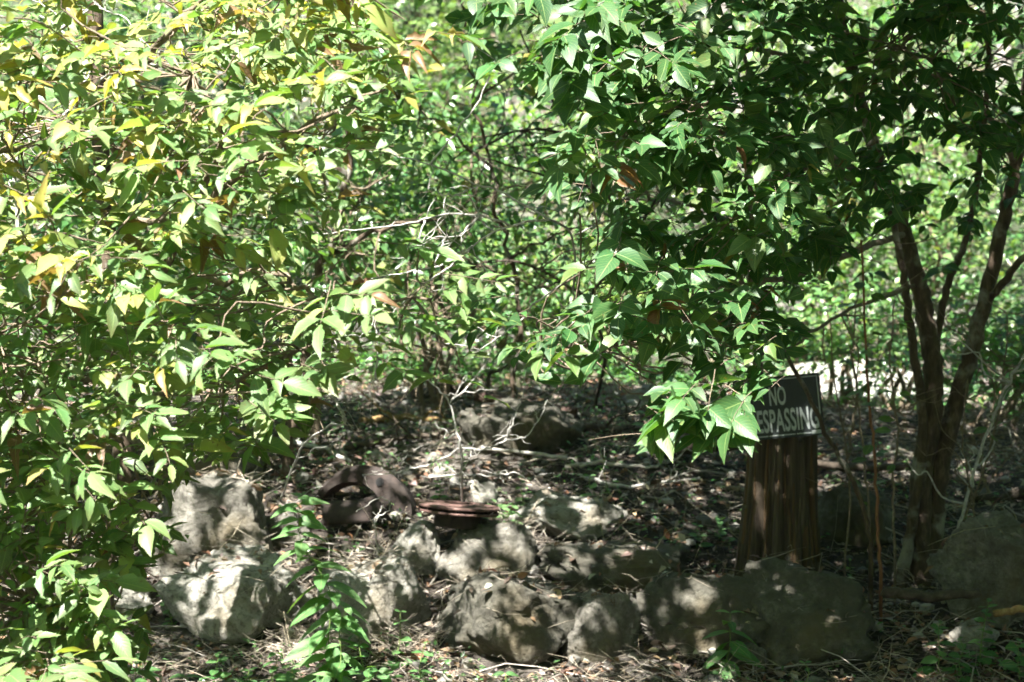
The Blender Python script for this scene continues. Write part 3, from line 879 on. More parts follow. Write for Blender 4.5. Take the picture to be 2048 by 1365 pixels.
def fallen(pix, r0, r1, m_, lab):
    P = []
    for x, y in pix:
        g_ = ground_hit(x, y + 6); P.append(g_ + np.array([0, 0, .012 + r0]))
    P = spline(P, 6); P[1:-1] += np.array([gauss3(.006) for _ in P[1:-1]])
    mb = MB(); mb.tube(P, np.linspace(r0, r1, len(P)), 8, True, None, .15)
    t = empty("fallen_branch", P[0], lab, "branch"); obj("limb", mb.mesh("limb", m_), t)
    for _ in range(4):
        i = random.randrange(2, len(P)); e = P[i] + np.array([random.uniform(-.2, .2), random.uniform(-.15, .05), random.uniform(.02, .16)])
        Q = spline(crooked(P[i], e, 5, .06), 3); mb = MB(); mb.tube(Q, np.linspace(r1 * .7, r1 * .25, len(Q)), 5); obj("twig", mb.mesh("twig", m_), t)
fallen([(690, 905), (770, 890), (850, 880), (930, 885)], .016, .009, M_LOG, "dark fallen branch behind the half-buried wheel")
fallen([(720, 850), (800, 842), (900, 848), (960, 842)], .02, .012, M_AMBER, "tan fallen branch on the bank left of the dark rock")
fallen([(1150, 860), (1220, 868), (1300, 862), (1380, 872)], .022, .012, M_LOG, "dark fallen branch between the rusted pipe and the log behind the stump")
fallen([(1130, 940), (1200, 930), (1290, 938), (1350, 925)], .010, .006, M_STICK, "pale thin branch on the bank right of the straight white stick")
fallen([(560, 880), (640, 900), (700, 930)], .013, .008, M_DEAD, "grey fallen branch under the ash leaves' lower edge")
fallen([(1160, 960), (1260, 975), (1400, 960)], .009, .005, M_DEAD, "grey crooked branch on the bank left of the stump")
fallen([(830, 800), (900, 790), (985, 802)], .03, .024, M_LOG, "thick dark log end left of the rusted pipe")

# ------------------------------------------------------------------ ash tree at left
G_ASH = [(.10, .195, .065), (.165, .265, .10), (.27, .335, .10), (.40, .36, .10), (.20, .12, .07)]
B_ASH = [.35, .45, .8, 1.0, .6]
ash = Leaves(ASH + ASHC + LOW, G_ASH, B_ASH)
ash.clear = ((560, 880, 1400, 1400), (380, 920, 700, 1400), (640, 770, 1000, 900), (700, 430, 780, 560), (760, 330, 1400, 470), (300, 1120, 700, 1400))
ab = at(225, 1150, 6.6); ab[2] = float(height(ab[0], ab[1]))
ash_t = empty("ash_tree", ab, "sunlit ash tree with yellowing and browning leaves filling the left", "tree")
tw = MB()
trunk_p = spline([ab + [0, 0, -.1], ab + [-.03, -.02, .5], ab + [.04, 0, .8], ab + [.0, .05, 1.4], ab + [-.06, .1, 2.2], ab + [-.1, .2, 3.4]], 6)
mb = MB(); mb.tube(trunk_p, np.linspace(.045, .025, len(trunk_p)), 10, True, None, .12); obj("trunk", mb.mesh("trunk", M_BARK), ash_t)
branches = [
 [(250, 690, 5.9), (330, 600, 5.5), (420, 560, 5.2), (560, 545, 4.9), (640, 600, 4.7), (860, 600, 4.6)],
 [(260, 640, 5.9), (350, 500, 5.4), (440, 300, 5.0), (410, 200, 4.8), (385, 150, 4.7)],
 [(255, 450, 5.9), (380, 420, 5.3), (500, 330, 4.9), (620, 250, 4.7), (770, 180, 4.6)],
 [(250, 800, 5.9), (180, 760, 5.4), (90, 770, 5.0), (-60, 700, 4.7)],
 [(245, 840, 5.9), (330, 790, 5.4), (450, 760, 5.0), (600, 700, 4.8)],
 [(240, 300, 5.9), (150, 250, 5.4), (40, 300, 5.0), (-150, 250, 4.8)],
 [(240, 880, 5.8), (170, 950, 5.3), (120, 1050, 4.9), (60, 1200, 4.7)],
 [(240, 860, 5.8), (300, 900, 5.4), (330, 940, 5.1), (300, 1040, 4.9)],
 [(240, 180, 5.9), (350, 60, 5.4), (480, -60, 5.0), (640, -20, 4.7)],
]
bpts = []
for br in branches:
    P = spline([at(x, y, Y) for x, y, Y in br], 6); P[1:-1] += np.array([gauss3(.008) for _ in P[1:-1]])
    mb = MB(); mb.tube(P, np.linspace(.012, .0035, len(P)), 7); obj("branch", mb.mesh("branch", M_TWIG), ash_t); bpts.append(P)
BP = np.concatenate(bpts + [trunk_p])
ASH_POLY = [(-500, -130), (700, -130), (640, -40), (700, 90), (700, 240), (660, 330), (600, 420), (560, 500), (640, 560), (720, 590), (630, 640), (600, 720), (580, 800), (520, 860), (380, 900), (320, 960), (270, 1040), (250, 1120), (210, 1200), (170, 1300), (120, 1420), (-500, 1420)]
def ash_weights(py, px):
    t = min(max((720 - py) / 700, 0), 1)
    u = min(max((650 - px) / 500, 0), 1) * .6 + .4
    return [1.0 - .5 * t, .7, .14 + .95 * t * u, .02 + .30 * t * u, .04 + .08 * t]
def ash_cluster(c, back, nspray, cutpx=None):
    c = np.array(c)
    dist = np.linalg.norm(BP - c, axis=1); b0 = BP[np.argmin(dist)]
    if np.linalg.norm(c - b0) < .9:
        P = spline(crooked(b0, c, 5, .07), 3); tw.tube(P, np.linspace(.0035, .0018, len(P)), 4, False)
    px_, py, _ = project(c); w = ash_weights(float(py[0]), float(px_[0]))
    outd = unit(c - np.array([ab[0] - .1, ab[1] + .2, c[2] + .1]))
    for _ in range(nspray):
        d = unit(outd * .6 + np.array([random.gauss(.25, .7), random.gauss(-.15, .55), random.gauss(-.02, .25)]))
        compound_leaf(ash, tw, c + gauss3(.025), d, random.uniform(.10, .18), random.uniform(.048, .082), random.choice([2, 3, 3]), w, len(ASH), len(ASHC), .48, .12, .28)
cnt = 0; cells = {}
while cnt < 330:
    x, y = random.uniform(-480, 780), random.uniform(-130, 1400)
    if not inpoly(ASH_POLY, x, y): continue
    k = (int(x // 60), int(y // 60)); 
    if cells.get(k, 0) >= 3: continue
    cells[k] = cells.get(k, 0) + 1
    ash_cluster(at(x, y, random.uniform(4.25, 5.5)), None, random.choice([3, 4, 4, 5])); cnt += 1
cnt = 0
while cnt < 48:
    x, y = random.uniform(-300, 600), random.uniform(0, 860)
    if not inpoly(ASH_POLY, x, y): continue
    ash_cluster(at(x, y, random.uniform(5.7, 6.8)), None, 4); cnt += 1
for _ in range(46):
    y = random.uniform(880, 1400); ash_cluster(at(random.uniform(-60, 300 - .12 * (y - 880)), y, random.uniform(4.5, 5.8)), None, 4)
for (x, y, Y, s) in [(690, 590, 4.6, 3), (800, 600, 4.6, 2), (870, 590, 4.6, 2), (760, 250, 4.7, 3), (720, 300, 4.7, 3), (740, 90, 4.8, 3), (810, 40, 4.8, 2), (620, 690, 4.7, 3), (600, 740, 4.7, 3), (720, 740, 4.8, 2), (620, 830, 4.8, 2), (730, 480, 4.8, 2), (830, 500, 4.8, 1), (870, 740, 4.8, 2), (920, 735, 4.8, 1), (860, 660, 4.8, 2), (480, 860, 4.9, 3), (300, 1060, 4.8, 2), (330, 1110, 4.8, 1), (660, 150, 4.8, 3), (690, 20, 4.8, 3)]:
    ash_cluster(at(x, y, Y), None, s)
# unseen upper crown, leaves added above the top edge to dapple the rocks
def ash_canopy(x, y, z, n, L):
    c = np.array([x, y, z])
    O = c + rng.normal(0, 1, (n, 3)) * np.array([.15, .15, .08]); A = rng.normal(0, 1, (n, 3)) * np.array([1, 1, .35]); NN = np.array([0, 0, 1.0]) + rng.normal(0, .35, (n, 3))
    X, Y_, _ = project(O)
    m = ~((X > -60) & (X < 2110) & (Y_ > -40)); k = int(m.sum())
    if k: ash.extend(O[m], A[m], NN[m], L * rng.uniform(.75, 1.25, k), len(ASH) + len(ASHC) + rng.integers(0, 4, k), rng.choice(3, k, p=(.55, .33, .12)))
for _ in range(185):
    ash_canopy(random.uniform(-3.0, -.2), random.uniform(5.1, 8.7), random.uniform(3.0, 4.3), 18, .11)
ash.finish(ash_t, M_LEAF, "ash", 300)
obj("twigs", tw.mesh("twigs", M_TWIG), ash_t, kind="stuff")

# ------------------------------------------------------------------ multi-stemmed tree at right
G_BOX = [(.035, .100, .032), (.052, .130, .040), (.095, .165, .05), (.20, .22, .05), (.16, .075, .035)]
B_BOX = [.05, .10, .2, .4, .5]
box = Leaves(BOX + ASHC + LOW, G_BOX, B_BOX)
box.clear = ((1505, 800, 1700, 900), (1540, 735, 1700, 800), (900, 895, 2100, 1400), (960, 775, 1190, 900), (1180, 720, 1300, 900), (1600, 560, 2060, 1400))
tb = ground_hit(1850, 1160); TY = tb[1]
box_t = empty("box_elder_tree", tb, "multi-stemmed tree with broad dark green leaves shading the right", "tree")
tw = MB()
stems = [
 ("stem", [(1845, 1190, 0), (1838, 1080, 0), (1845, 960, 0), (1862, 830, -.02), (1868, 740, -.02), (1852, 640, 0), (1835, 560, 0), (1805, 460, .05), (1770, 370, .1), (1735, 260, .1), (1700, 120, .1), (1660, -80, .1), (1600, -400, .2)], .052, .020, M_BARK),
 ("stem", [(1800, 1180, -.05), (1818, 1080, -.05), (1838, 960, -.05), (1845, 870, -.05), (1838, 760, -.07), (1818, 650, -.08), (1810, 560, -.08), (1790, 460, -.08), (1775, 395, -.08)], .025, .013, M_BARK),
 ("stem", [(1866, 1180, .02), (1868, 1060, .02), (1876, 960, .02), (1898, 860, 0), (1920, 780, 0), (1944, 700, 0), (1968, 610, 0), (1995, 500, 0), (2018, 390, 0), (2040, 280, 0), (2062, 100, 0), (2090, -200, 0)], .046, .020, M_BARK),
 ("branch", [(1968, 612, 0), (2005, 565, -.05), (2060, 505, -.1), (2140, 440, -.15)], .019, .011, M_BARK),
 ("branch", [(1866, 715, .05), (1882, 620, .08), (1905, 545, .1), (1930, 480, .12), (1948, 400, .12), (1962, 300, .12), (1975, 150, .1), (1960, -60, .1)], .018, .011, M_BARK),
 ("branch", [(1780, 400, .05), (1690, 330, -.2), (1600, 300, -.6), (1500, 280, -1.0), (1360, 250, -1.4), (1200, 230, -1.7)], .014, .005, M_TWIG),
 ("branch", [(1805, 470, 0), (1720, 500, -.3), (1620, 540, -.7), (1520, 570, -1.1), (1400, 625, -1.5), (1290, 672, -1.8), (1225, 690, -1.9), (1150, 695, -1.95), (1080, 690, -2.0)], .014, .005, M_TWIG),
 ("branch", [(1720, 200, .1), (1600, 120, -.4), (1450, 90, -.9), (1300, 60, -1.3), (1150, 40, -1.6)], .014, .005, M_TWIG),
 ("branch", [(1700, 130, .1), (1640, 30, -.5), (1500, -80, -1.2), (1300, -150, -1.8)], .016, .006, M_BARK),
 ("branch", [(2030, 330, 0), (1960, 210, -.4), (1880, 130, -.8), (1780, 90, -1.2)], .013, .005, M_TWIG),
 ("branch", [(1835, 570, 0), (1700, 620, -.5), (1600, 680, -1.0), (1520, 740, -1.4), (1430, 800, -1.6)], .009, .003, M_TWIG),
 ("branch", [(1600, -60, 0), (1500, -500, -1), (1300, -800, -2)], .02, .008, M_BARK),
]
bp = []
for nm, pp, r0, r1, m_ in stems:
    P = spline([at(x, y, TY + dy) for x, y, dy in pp], 6); P[1:-1] += np.array([gauss3(.004) for _ in P[1:-1]])
    if nm == "stem": P[0][2] -= .08
    rr = np.linspace(r0, r1, len(P)); 
    if nm == "stem": rr[:6] *= np.linspace(1.45, 1, 6)
    mb = MB(); mb.tube(P, rr, 12 if nm == "stem" else 8, True, None, .10); obj(nm, mb.mesh(nm, m_), box_t); bp.append(P)
BP2 = np.concatenate(bp)
def box_cluster(c, nspray, weights=(1.0, .7, .18, .03, .02)):
    c = np.array(c)
    dist = np.linalg.norm(BP2 - c, axis=1); b0 = BP2[np.argmin(dist)]
    if np.linalg.norm(c - b0) < .8:
        P = spline(crooked(b0, c, 5, .06), 3); tw.tube(P, np.linspace(.0038, .0018, len(P)), 4, False)
    outd = unit(c - np.array([tb[0], tb[1], c[2] + .2]))
    for _ in range(nspray):
        d = unit(outd * .9 + np.array([random.gauss(-.1, .8), random.gauss(-.3, .5), random.gauss(-.05, .22)]))
        compound_leaf(box, tw, c + gauss3(.03), d, random.uniform(.10, .18), random.uniform(.052, .092), random.choice([2, 2, 3]), weights, len(BOX), len(ASHC), .40, .30, .34)
BOX_POLY = [(900, -60), (2120, -60), (2120, 300), (1960, 330), (1850, 400), (1800, 440), (1720, 470), (1640, 490), (1590, 560), (1580, 660), (1540, 760), (1470, 720), (1380, 700), (1290, 680), (1200, 640), (1140, 620), (1200, 560), (1120, 480), (1170, 420), (1080, 340), (1180, 290), (1150, 200), (1020, 120)]
cnt = 0; cells = {}
while cnt < 175:
    x, y = random.uniform(900, 2120), random.uniform(-60, 760)
    if not inpoly(BOX_POLY, x, y): continue
    if x > 1750 and y > 180 and random.random() < .4: continue
    if x < 1200 and random.random() < .45: continue
    k = (int(x // 65), int(y // 65))
    if cells.get(k, 0) >= 3: continue
    cells[k] = cells.get(k, 0) + 1
    Y = 7.1 - 1.6 * min(max((1850 - x) / 650, 0), 1) + random.uniform(-.6, .6)
    box_cluster(at(x, y, Y), random.choice([3, 4, 4])); cnt += 1
for (x, y, Y, s) in [(1330, 825, 4.85, 3), (1390, 840, 4.85, 3), (1440, 825, 4.85, 3), (1390, 785, 4.8, 3), (1310, 850, 4.85, 3), (1470, 800, 4.85, 3), (1330, 790, 5.5, 2), (1420, 800, 5.5, 3), (1480, 790, 5.5, 3), (1530, 770, 5.6, 3), (1360, 840, 5.5, 2), (1500, 700, 5.6, 3), (1080, 660, 5.4, 3), (1130, 690, 5.4, 3), (1180, 660, 5.4, 3), (1010, 630, 5.4, 2), (1130, 750, 5.4, 2), (1230, 620, 5.4, 3), (1740, 370, 6.5, 2), (1690, 340, 6.5, 2), (1540, 640, 5.8, 3), (1440, 640, 5.6, 3), (1350, 560, 5.6, 3), (1560, 560, 5.8, 3), (1650, 730, 7.3, 1), (1710, 780, 7.4, 1), (1760, 640, 7.3, 1), (1880, 520, 7.4, 1), (1820, 620, 7.8, 1), (1930, 440, 7.4, 2), (2010, 350, 7.5, 2), (1760, 530, 7.6, 2)]:
    box_cluster(at(x, y, Y), s)
# unseen crown added around the frame to shade the right half and bank
def canopy(LV, off, x, y, z, n, L, cls=(1, .7, .15)):
    c = np.array([x, y, z])
    O = c + rng.normal(0, 1, (n, 3)) * np.array([.16, .16, .09]); A = rng.normal(0, 1, (n, 3)) * np.array([1, 1, .35]); NN = np.array([0, 0, 1.0]) + rng.normal(0, .35, (n, 3))
    X, Y_, _ = project(O)
    m = ~((X > -60) & (X < 2110) & (Y_ > -40)); k = int(m.sum())
    if k: LV.extend(O[m], A[m], NN[m], L * rng.uniform(.75, 1.25, k), off + rng.integers(0, 4, k), rng.choice(3, k, p=np.array(cls) / sum(cls)))
for _ in range(70):
    box_cluster((random.uniform(.25, 3.2), random.uniform(4.4, 7.2), random.uniform(2.75, 3.3)), 4)
clr, box.clear = box.clear, ()
for _ in range(1250):
    y = random.uniform(1.6, 9.0); canopy(box, len(BOX) + len(ASHC), random.uniform(.35 if y < 5.0 else -.6, 4.4), y, random.uniform(3.05, 4.8), 20, .145)
for _ in range(120):
    y = random.uniform(3.5, 9); canopy(box, len(BOX) + len(ASHC), .27 * y + random.uniform(.35, 2.2), y, random.uniform(.6, 3.2), 18, .13)
box.clear = clr
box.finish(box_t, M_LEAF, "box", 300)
obj("twigs", tw.mesh("twigs", M_TWIG), box_t, kind="stuff")

# ------------------------------------------------------------------ understory trees in the middle distance
def understory(lab, lines, poly, Y0, Y1, ncl, ll, pal, seed, r0=.03, spr=(3, 4)):
    random.seed(seed)
    L3 = [[at(q[0], q[1], q[2]) for q in ln] for ln in lines]
    b0 = L3[0][0]; b0[2] = float(height(b0[0], b0[1])) - .05
    t = empty("understory_tree", (b0[0], b0[1], b0[2] + .05), lab, "tree")
    tw = MB(); BPs = []
    for j, pts in enumerate(L3):
        P = spline(pts, 6); P[1:-1] += np.array([gauss3(.012) for _ in P[1:-1]])
        mb = MB(); mb.tube(P, np.linspace(r0 if j == 0 else r0 * .5, r0 * .2, len(P)), 8, True, None, .1)
        obj("trunk" if j == 0 else "branch", mb.mesh("branch", M_BARK), t); BPs.append(P)
    BPs = np.concatenate(BPs)
    lv = Leaves(LOW, pal, [.05, .05, .1, .3])
    xs = [p[0] for p in poly]; ys = [p[1] for p in poly]; n = 0
    while n < ncl:
        x, y = random.uniform(min(xs), max(xs)), random.uniform(min(ys), max(ys))
        if not inpoly(poly, x, y): continue
        c = at(x, y, random.uniform(Y0, Y1)); n += 1
        b = BPs[np.argmin(np.linalg.norm(BPs - c, axis=1))]
        Q = spline(crooked(b, c, 5, .06), 2); tw.tube(Q, np.linspace(.005, .002, len(Q)), 4, False)
        for _ in range(random.choice(spr)):
            d = unit(np.array([random.gauss(0, 1), random.gauss(-.2, .7), random.gauss(-.1, .3)]))
            compound_leaf(lv, tw, c + gauss3(.05), d, random.uniform(.13, .22), ll, random.choice([2, 3, 3]), (1, .8, .4, .08), 4, 0, .45, .3, .38)
    lv.finish(t, M_LEAF_FAR, "under", 300)
    obj("twigs", tw.mesh("twigs", M_TWIG), t, kind="stuff")
PAL_U = [(.07, .16, .05), (.10, .20, .065), (.15, .24, .08), (.28, .26, .07)]
understory("slender understory tree with sunlit sprays above the centre dead limbs", [[(1010, 850, 9.4), (1040, 640, 9.4), (1000, 430, 9.3), (960, 250, 9.2), (930, 80, 9.1), (900, -150, 9.0)], [(985, 360, 9.3), (900, 260, 9.1), (800, 200, 9.0)], [(950, 200, 9.2), (1060, 120, 9.0), (1150, 60, 8.9)], [(1020, 520, 9.3), (1110, 470, 9.1), (1200, 440, 9.0)], [(1020, 560, 9.3), (930, 520, 9.2), (830, 500, 9.1)]],
    [(640, -150), (1230, -150), (1220, 120), (1050, 190), (960, 260), (800, 300), (700, 260), (640, 120)], 8.5, 9.8, 44, .085, PAL_U, 41, .015)
understory("shady understory tree behind the right tree's leaf clusters", [[(1520, 850, 9.8), (1512, 640, 9.8), (1500, 420, 9.8), (1495, 250, 9.8), (1480, 0, 9.8), (1470, -200, 9.7)], [(1500, 400, 9.8), (1620, 330, 9.6), (1760, 240, 9.4), (1900, 150, 9.3)], [(1505, 480, 9.8), (1400, 420, 9.6), (1300, 400, 9.5)], [(1490, 200, 9.8), (1620, 120, 9.5), (1800, 60, 9.4)]],
    [(1180, -150), (2200, -150), (2200, 420), (2000, 480), (1800, 430), (1650, 420), (1560, 330), (1380, 470), (1180, 480), (1120, 330)], 9.0, 10.4, 52, .085, PAL_U, 42)
understory("low drooping understory tree behind the ash branch tips", [[(560, 980, 8.7), (600, 780, 8.7), (640, 560, 8.7), (690, 380, 8.6), (700, 150, 8.6), (720, -100, 8.5)], [(650, 520, 8.7), (760, 460, 8.6), (880, 440, 8.5)], [(690, 360, 8.6), (600, 280, 8.5), (500, 250, 8.4)], [(620, 660, 8.7), (500, 600, 8.6), (380, 590, 8.5)]],
    [(300, 250), (640, 330), (720, 330), (900, 420), (880, 520), (720, 620), (600, 600), (420, 700), (250, 640)], 8.2, 9.2, 32, .075, PAL_U, 43)
random.seed(76)

# ------------------------------------------------------------------ saplings and dead shrubs
def sapling(pix, Y, r0, r1, m_, name, lab, cat="sapling", nleaf=0, side=0):
    P = spline([at(x, y, Y) for x, y in pix], 6); P[1:-1] += np.array([gauss3(.003) for _ in P[1:-1]])
    base = P[0].copy(); g0 = float(height(base[0], base[1]))
    if base[2] > g0 - .02: P = np.vstack([[base[0], base[1], g0 - .03], P])
    t = empty(name, (P[0][0], P[0][1], g0), lab, cat)
    mb = MB(); mb.tube(P, np.linspace(r0, r1, len(P)), 7); obj("stem", mb.mesh("stem", m_), t)
    for s in range(side):
        i = random.randrange(len(P) // 4, len(P)); e = P[i] + np.array([random.uniform(-.3, .3), random.uniform(-.2, .2), random.uniform(0, .3)])
        Q = spline(crooked(P[i], e, 5, .07), 3); mb = MB(); mb.tube(Q, np.linspace(r1, r1 * .4, len(Q)), 5); obj("twig", mb.mesh("twig", m_), t)
    if nleaf:
        lv = Leaves(OVAL, [(.06, .12, .03), (.09, .16, .04)], [.05, .1])
        for _ in range(nleaf):
            i = random.randrange(len(P) // 3, len(P)); a = unit(np.array([random.gauss(0, 1), random.gauss(-.3, .7), random.gauss(-.1, .3)]))
            lv.add(P[i] + a * .03, a, np.array([0, -.3, 1]) + gauss3(.35), random.uniform(.05, .08), random.randrange(4), random.randrange(2))
        lv.finish(t, M_LEAF, "oval", nleaf)
    return t
sapling([(1742, 1080), (1715, 980), (1660, 880), (1618, 790), (1560, 690), (1512, 620), (1470, 540)], 7.55, .011, .007, M_BARK, "sapling", "slim brown stem leaning left across the front of the sign")
sapling([(1762, 1150), (1755, 1040), (1748, 900), (1738, 800), (1730, 640), (1722, 480)], 7.45, .0075, .004, M_REDST, "sapling", "straight reddish shoot right of the stump", nleaf=14)
sapling([(1742, 1140), (1738, 1020), (1726, 900), (1716, 800), (1700, 690)], 7.6, .0055, .003, M_TWIG, "sapling", "thin grey-brown shoot just left of the reddish shoot", nleaf=8)
sapling([(1905, 1110), (1935, 990), (1970, 880), (2010, 780), (2060, 690)], 7.8, .008, .005, M_DEAD, "sapling", "bare grey shoot leaning right of the multi-stemmed tree", side=8)
sapling([(1895, 1100), (1960, 960), (2000, 800), (2015, 650)], 7.9, .006, .003, M_TWIG, "sapling", "upright brown shoot with thin tangled twigs at the right edge", side=10, nleaf=12)
sapling([(1700, 870), (1715, 790), (1705, 700), (1720, 560)], 9.5, .007, .004, M_TWIG, "sapling", "leafy shoot behind the sign's right edge", side=6, nleaf=26)

sapling([(1690, 1120), (1700, 1000), (1690, 880), (1668, 760), (1660, 640)], 7.9, .005, .0028, M_TWIG, "sapling", "thin brown shoot rising between the stump and the reddish shoot", side=5)
sapling([(1790, 1120), (1785, 980), (1795, 860), (1780, 740), (1790, 600)], 7.7, .006, .003, M_TWIG, "sapling", "thin shoot close against the left side of the multi-stemmed tree", side=6, nleaf=8)
sapling([(1950, 1120), (1945, 1000), (1925, 880), (1935, 760)], 7.7, .005, .0028, M_TWIG, "sapling", "bare thin shoot close right of the multi-stemmed tree's foot", side=6)
def dead_shrub(lab, lines, Y, r, m_=M_DEAD, name="dead_shrub", twp=5, seed=0, tl=.16):
    random.seed(900 + seed)
    allp = [[at(x, y, Y + (q[2] if len(q) > 2 else 0)) for q in ln for (x, y) in [(q[0], q[1])]] for ln in lines]
    b0 = allp[0][0]; g0 = float(height(b0[0], b0[1]))
    t = empty(name, (b0[0], b0[1], g0), lab, "dead shrub")
    r *= 1.05
    for j, pts in enumerate(allp):
        P = spline(pts, 5); P[1:-1] += np.array([gauss3(.0028) for _ in P[1:-1]])
        if j == 0 and b0[2] - g0 > .02:
            fx = b0 + np.array([random.uniform(-.12, .12), .25, 0]); fx[2] = float(height(fx[0], fx[1])) - .03
            mid_ = (fx + b0) / 2 + gauss3(.05)
            P = np.vstack([spline([fx, mid_, b0], 4)[:-1], P])
        rr = r * (1 if j == 0 else .75)
        mb = MB(); mb.tube(P, np.linspace(rr, rr * .4, len(P)), 6, True, None, .3); o = obj("branch", mb.mesh("branch", m_), t)
        mb = MB()
        for _ in range(twp):
            i = random.randrange(1, len(P)); d = unit(np.array([random.gauss(0, 1), random.gauss(0, .5), random.gauss(0, .8)]))
            Q = spline(crooked(P[i], P[i] + d * random.uniform(.3, 1.2) * tl, 5, .05), 3)
            mb.tube(Q, np.linspace(rr * .45, rr * .18, len(Q)), 4)
            if random.random() < .6:
                k = len(Q) // 2; d2 = unit(d + gauss3(.7)); Q2 = spline(crooked(Q[k], Q[k] + d2 * tl * .45, 4, .06), 3); mb.tube(Q2, np.linspace(rr * .3, rr * .12, len(Q2)), 4)
        x = obj("twigs", mb.mesh("twigs", m_), o, kind="stuff"); x.location = (0, 0, 0)
    return t
yd = 7.8
dead_shrub("bleached crooked dead shrub in front of the rusted pipe", [
 [(925, 1010, .3), (922, 900), (913, 860), (900, 805), (870, 772), (838, 748)],
 [(922, 896), (880, 920), (830, 935), (790, 945), (725, 950)],
 [(922, 896), (965, 900), (1005, 885), (1050, 873), (1082, 832), (1095, 800)],
 [(900, 805), (945, 765), (985, 700), (1000, 640)],
 [(860, 955), (930, 950), (1000, 952), (1033, 946), (1062, 965)],
 [(913, 868), (880, 885), (862, 890)],
 [(1010, 880), (1030, 830), (1045, 790), (1052, 740)]], yd, .0055, seed=1)
dead_shrub("small looped white dead twig beside the rusty flanged disc", [
 [(755, 1110, .1), (752, 1060), (748, 1040), (765, 1030), (780, 1018), (778, 1003), (762, 997), (740, 1005), (712, 1024)],
 [(752, 1045), (762, 1020), (768, 1008)]], 7.55, .0038, seed=2, twp=2, tl=.05)
dead_shrub("hanging bleached dead branches under the yellowing ash leaves", [
 [(560, 1000, 2.3), (600, 900, 1.6), (650, 856, .6), (690, 845), (672, 800), (662, 740), (668, 690), (660, 640), (650, 540)],
 [(690, 850), (684, 820), (670, 805)],
 [(752, 760), (755, 700), (750, 640), (748, 590)],
 [(650, 640), (640, 700), (655, 740)]], 5.6, .0045, seed=3)
dead_shrub("long grey dead limbs arching across the centre of the picture", [
 [(1240, 790, 4.0), (1200, 700, 3.2), (1150, 600, 2.0), (1150, 500, .8), (1110, 445), (1020, 452), (945, 492), (880, 530), (800, 548), (720, 560)],
 [(1020, 452), (960, 430), (880, 432), (800, 450), (690, 462), (640, 470)],
 [(945, 492), (890, 540), (840, 575), (790, 620), (740, 655)],
 [(1100, 440), (1010, 390), (935, 360), (860, 330), (780, 310), (690, 300)],
 [(935, 380), (905, 392), (875, 385)], [(870, 530), (885, 490), (895, 470)],
 [(1150, 470), (1230, 440), (1330, 440), (1440, 400)],
 [(1140, 560), (1080, 600), (1020, 660), (960, 700)],
 [(860, 330), (900, 280), (960, 200), (990, 120)],
 [(960, 430), (925, 470), (930, 500)], [(850, 440), (840, 480), (858, 500)]], 6.3, .0052, seed=4, twp=4, tl=.17)
dead_shrub("white dead twigs at the upper left edge behind the ash leaves", [
 [(60, 900), (40, 500), (30, 330), (90, 270), (150, 200), (180, 130), (120, 60), (60, 20)],
 [(30, 330), (-10, 290), (-40, 280)], [(90, 270), (20, 240), (-30, 245)], [(150, 200), (220, 150), (300, 120)], [(120, 60), (180, 20), (240, 30)]], 5.7, .007, seed=5, twp=7, tl=.2)
dead_shrub("brown thorny tangle of bare twigs behind the multi-stemmed tree", [
 [(1985, 1020), (1960, 900), (1990, 780), (1950, 680), (1970, 560)],
 [(1960, 900), (1900, 830), (1800, 760), (1700, 720)], [(1990, 780), (2048, 700), (2090, 650)],
 [(1980, 850), (2030, 830), (2090, 800)], [(1960, 900), (1920, 860), (1850, 880), (1760, 820)], [(1950, 680), (1880, 640), (1840, 560)],
 [(1985, 950), (2040, 900), (2090, 890)]], 8.8, .006, M_TWIG, seed=6, twp=14, tl=.35)
dead_shrub("dark bare shrub branches in the shade above the centre boulder", [
 [(1190, 812, .9), (1210, 700, .3), (1180, 600), (1240, 500), (1210, 380), (1150, 270), (1080, 160), (1040, 60)],
 [(1240, 500), (1300, 420), (1340, 330), (1330, 200)], [(1180, 600), (1080, 540), (1000, 520), (900, 540)], [(1150, 270), (1050, 260), (950, 300)],
 [(1210, 380), (1120, 360), (1010, 330), (930, 300)]], 9.2, .011, M_LOG, seed=7, twp=12, tl=.4)
_ln = []
for _q in range(13):
    x0, y0 = random.uniform(640, 1240), random.uniform(330, 720); dx = random.choice((-1, 1)) * random.uniform(120, 300)
    _ln.append([(x0, y0, random.uniform(-.4, .6)), (x0 + dx * .35, y0 + random.uniform(-40, 40)), (x0 + dx * .7, y0 + random.uniform(-60, 60)), (x0 + dx, y0 + random.uniform(-90, 90))])
dead_shrub("fine grey-brown thicket of bare twigs filling the centre behind the bleached limbs", [[(880, 815, 1.2), (870, 740, .6), (900, 640, .2), (880, 520), (920, 420)]] + _ln, 8.6, .0055, M_TWIG, seed=8, twp=16, tl=.36)
random.seed(77)

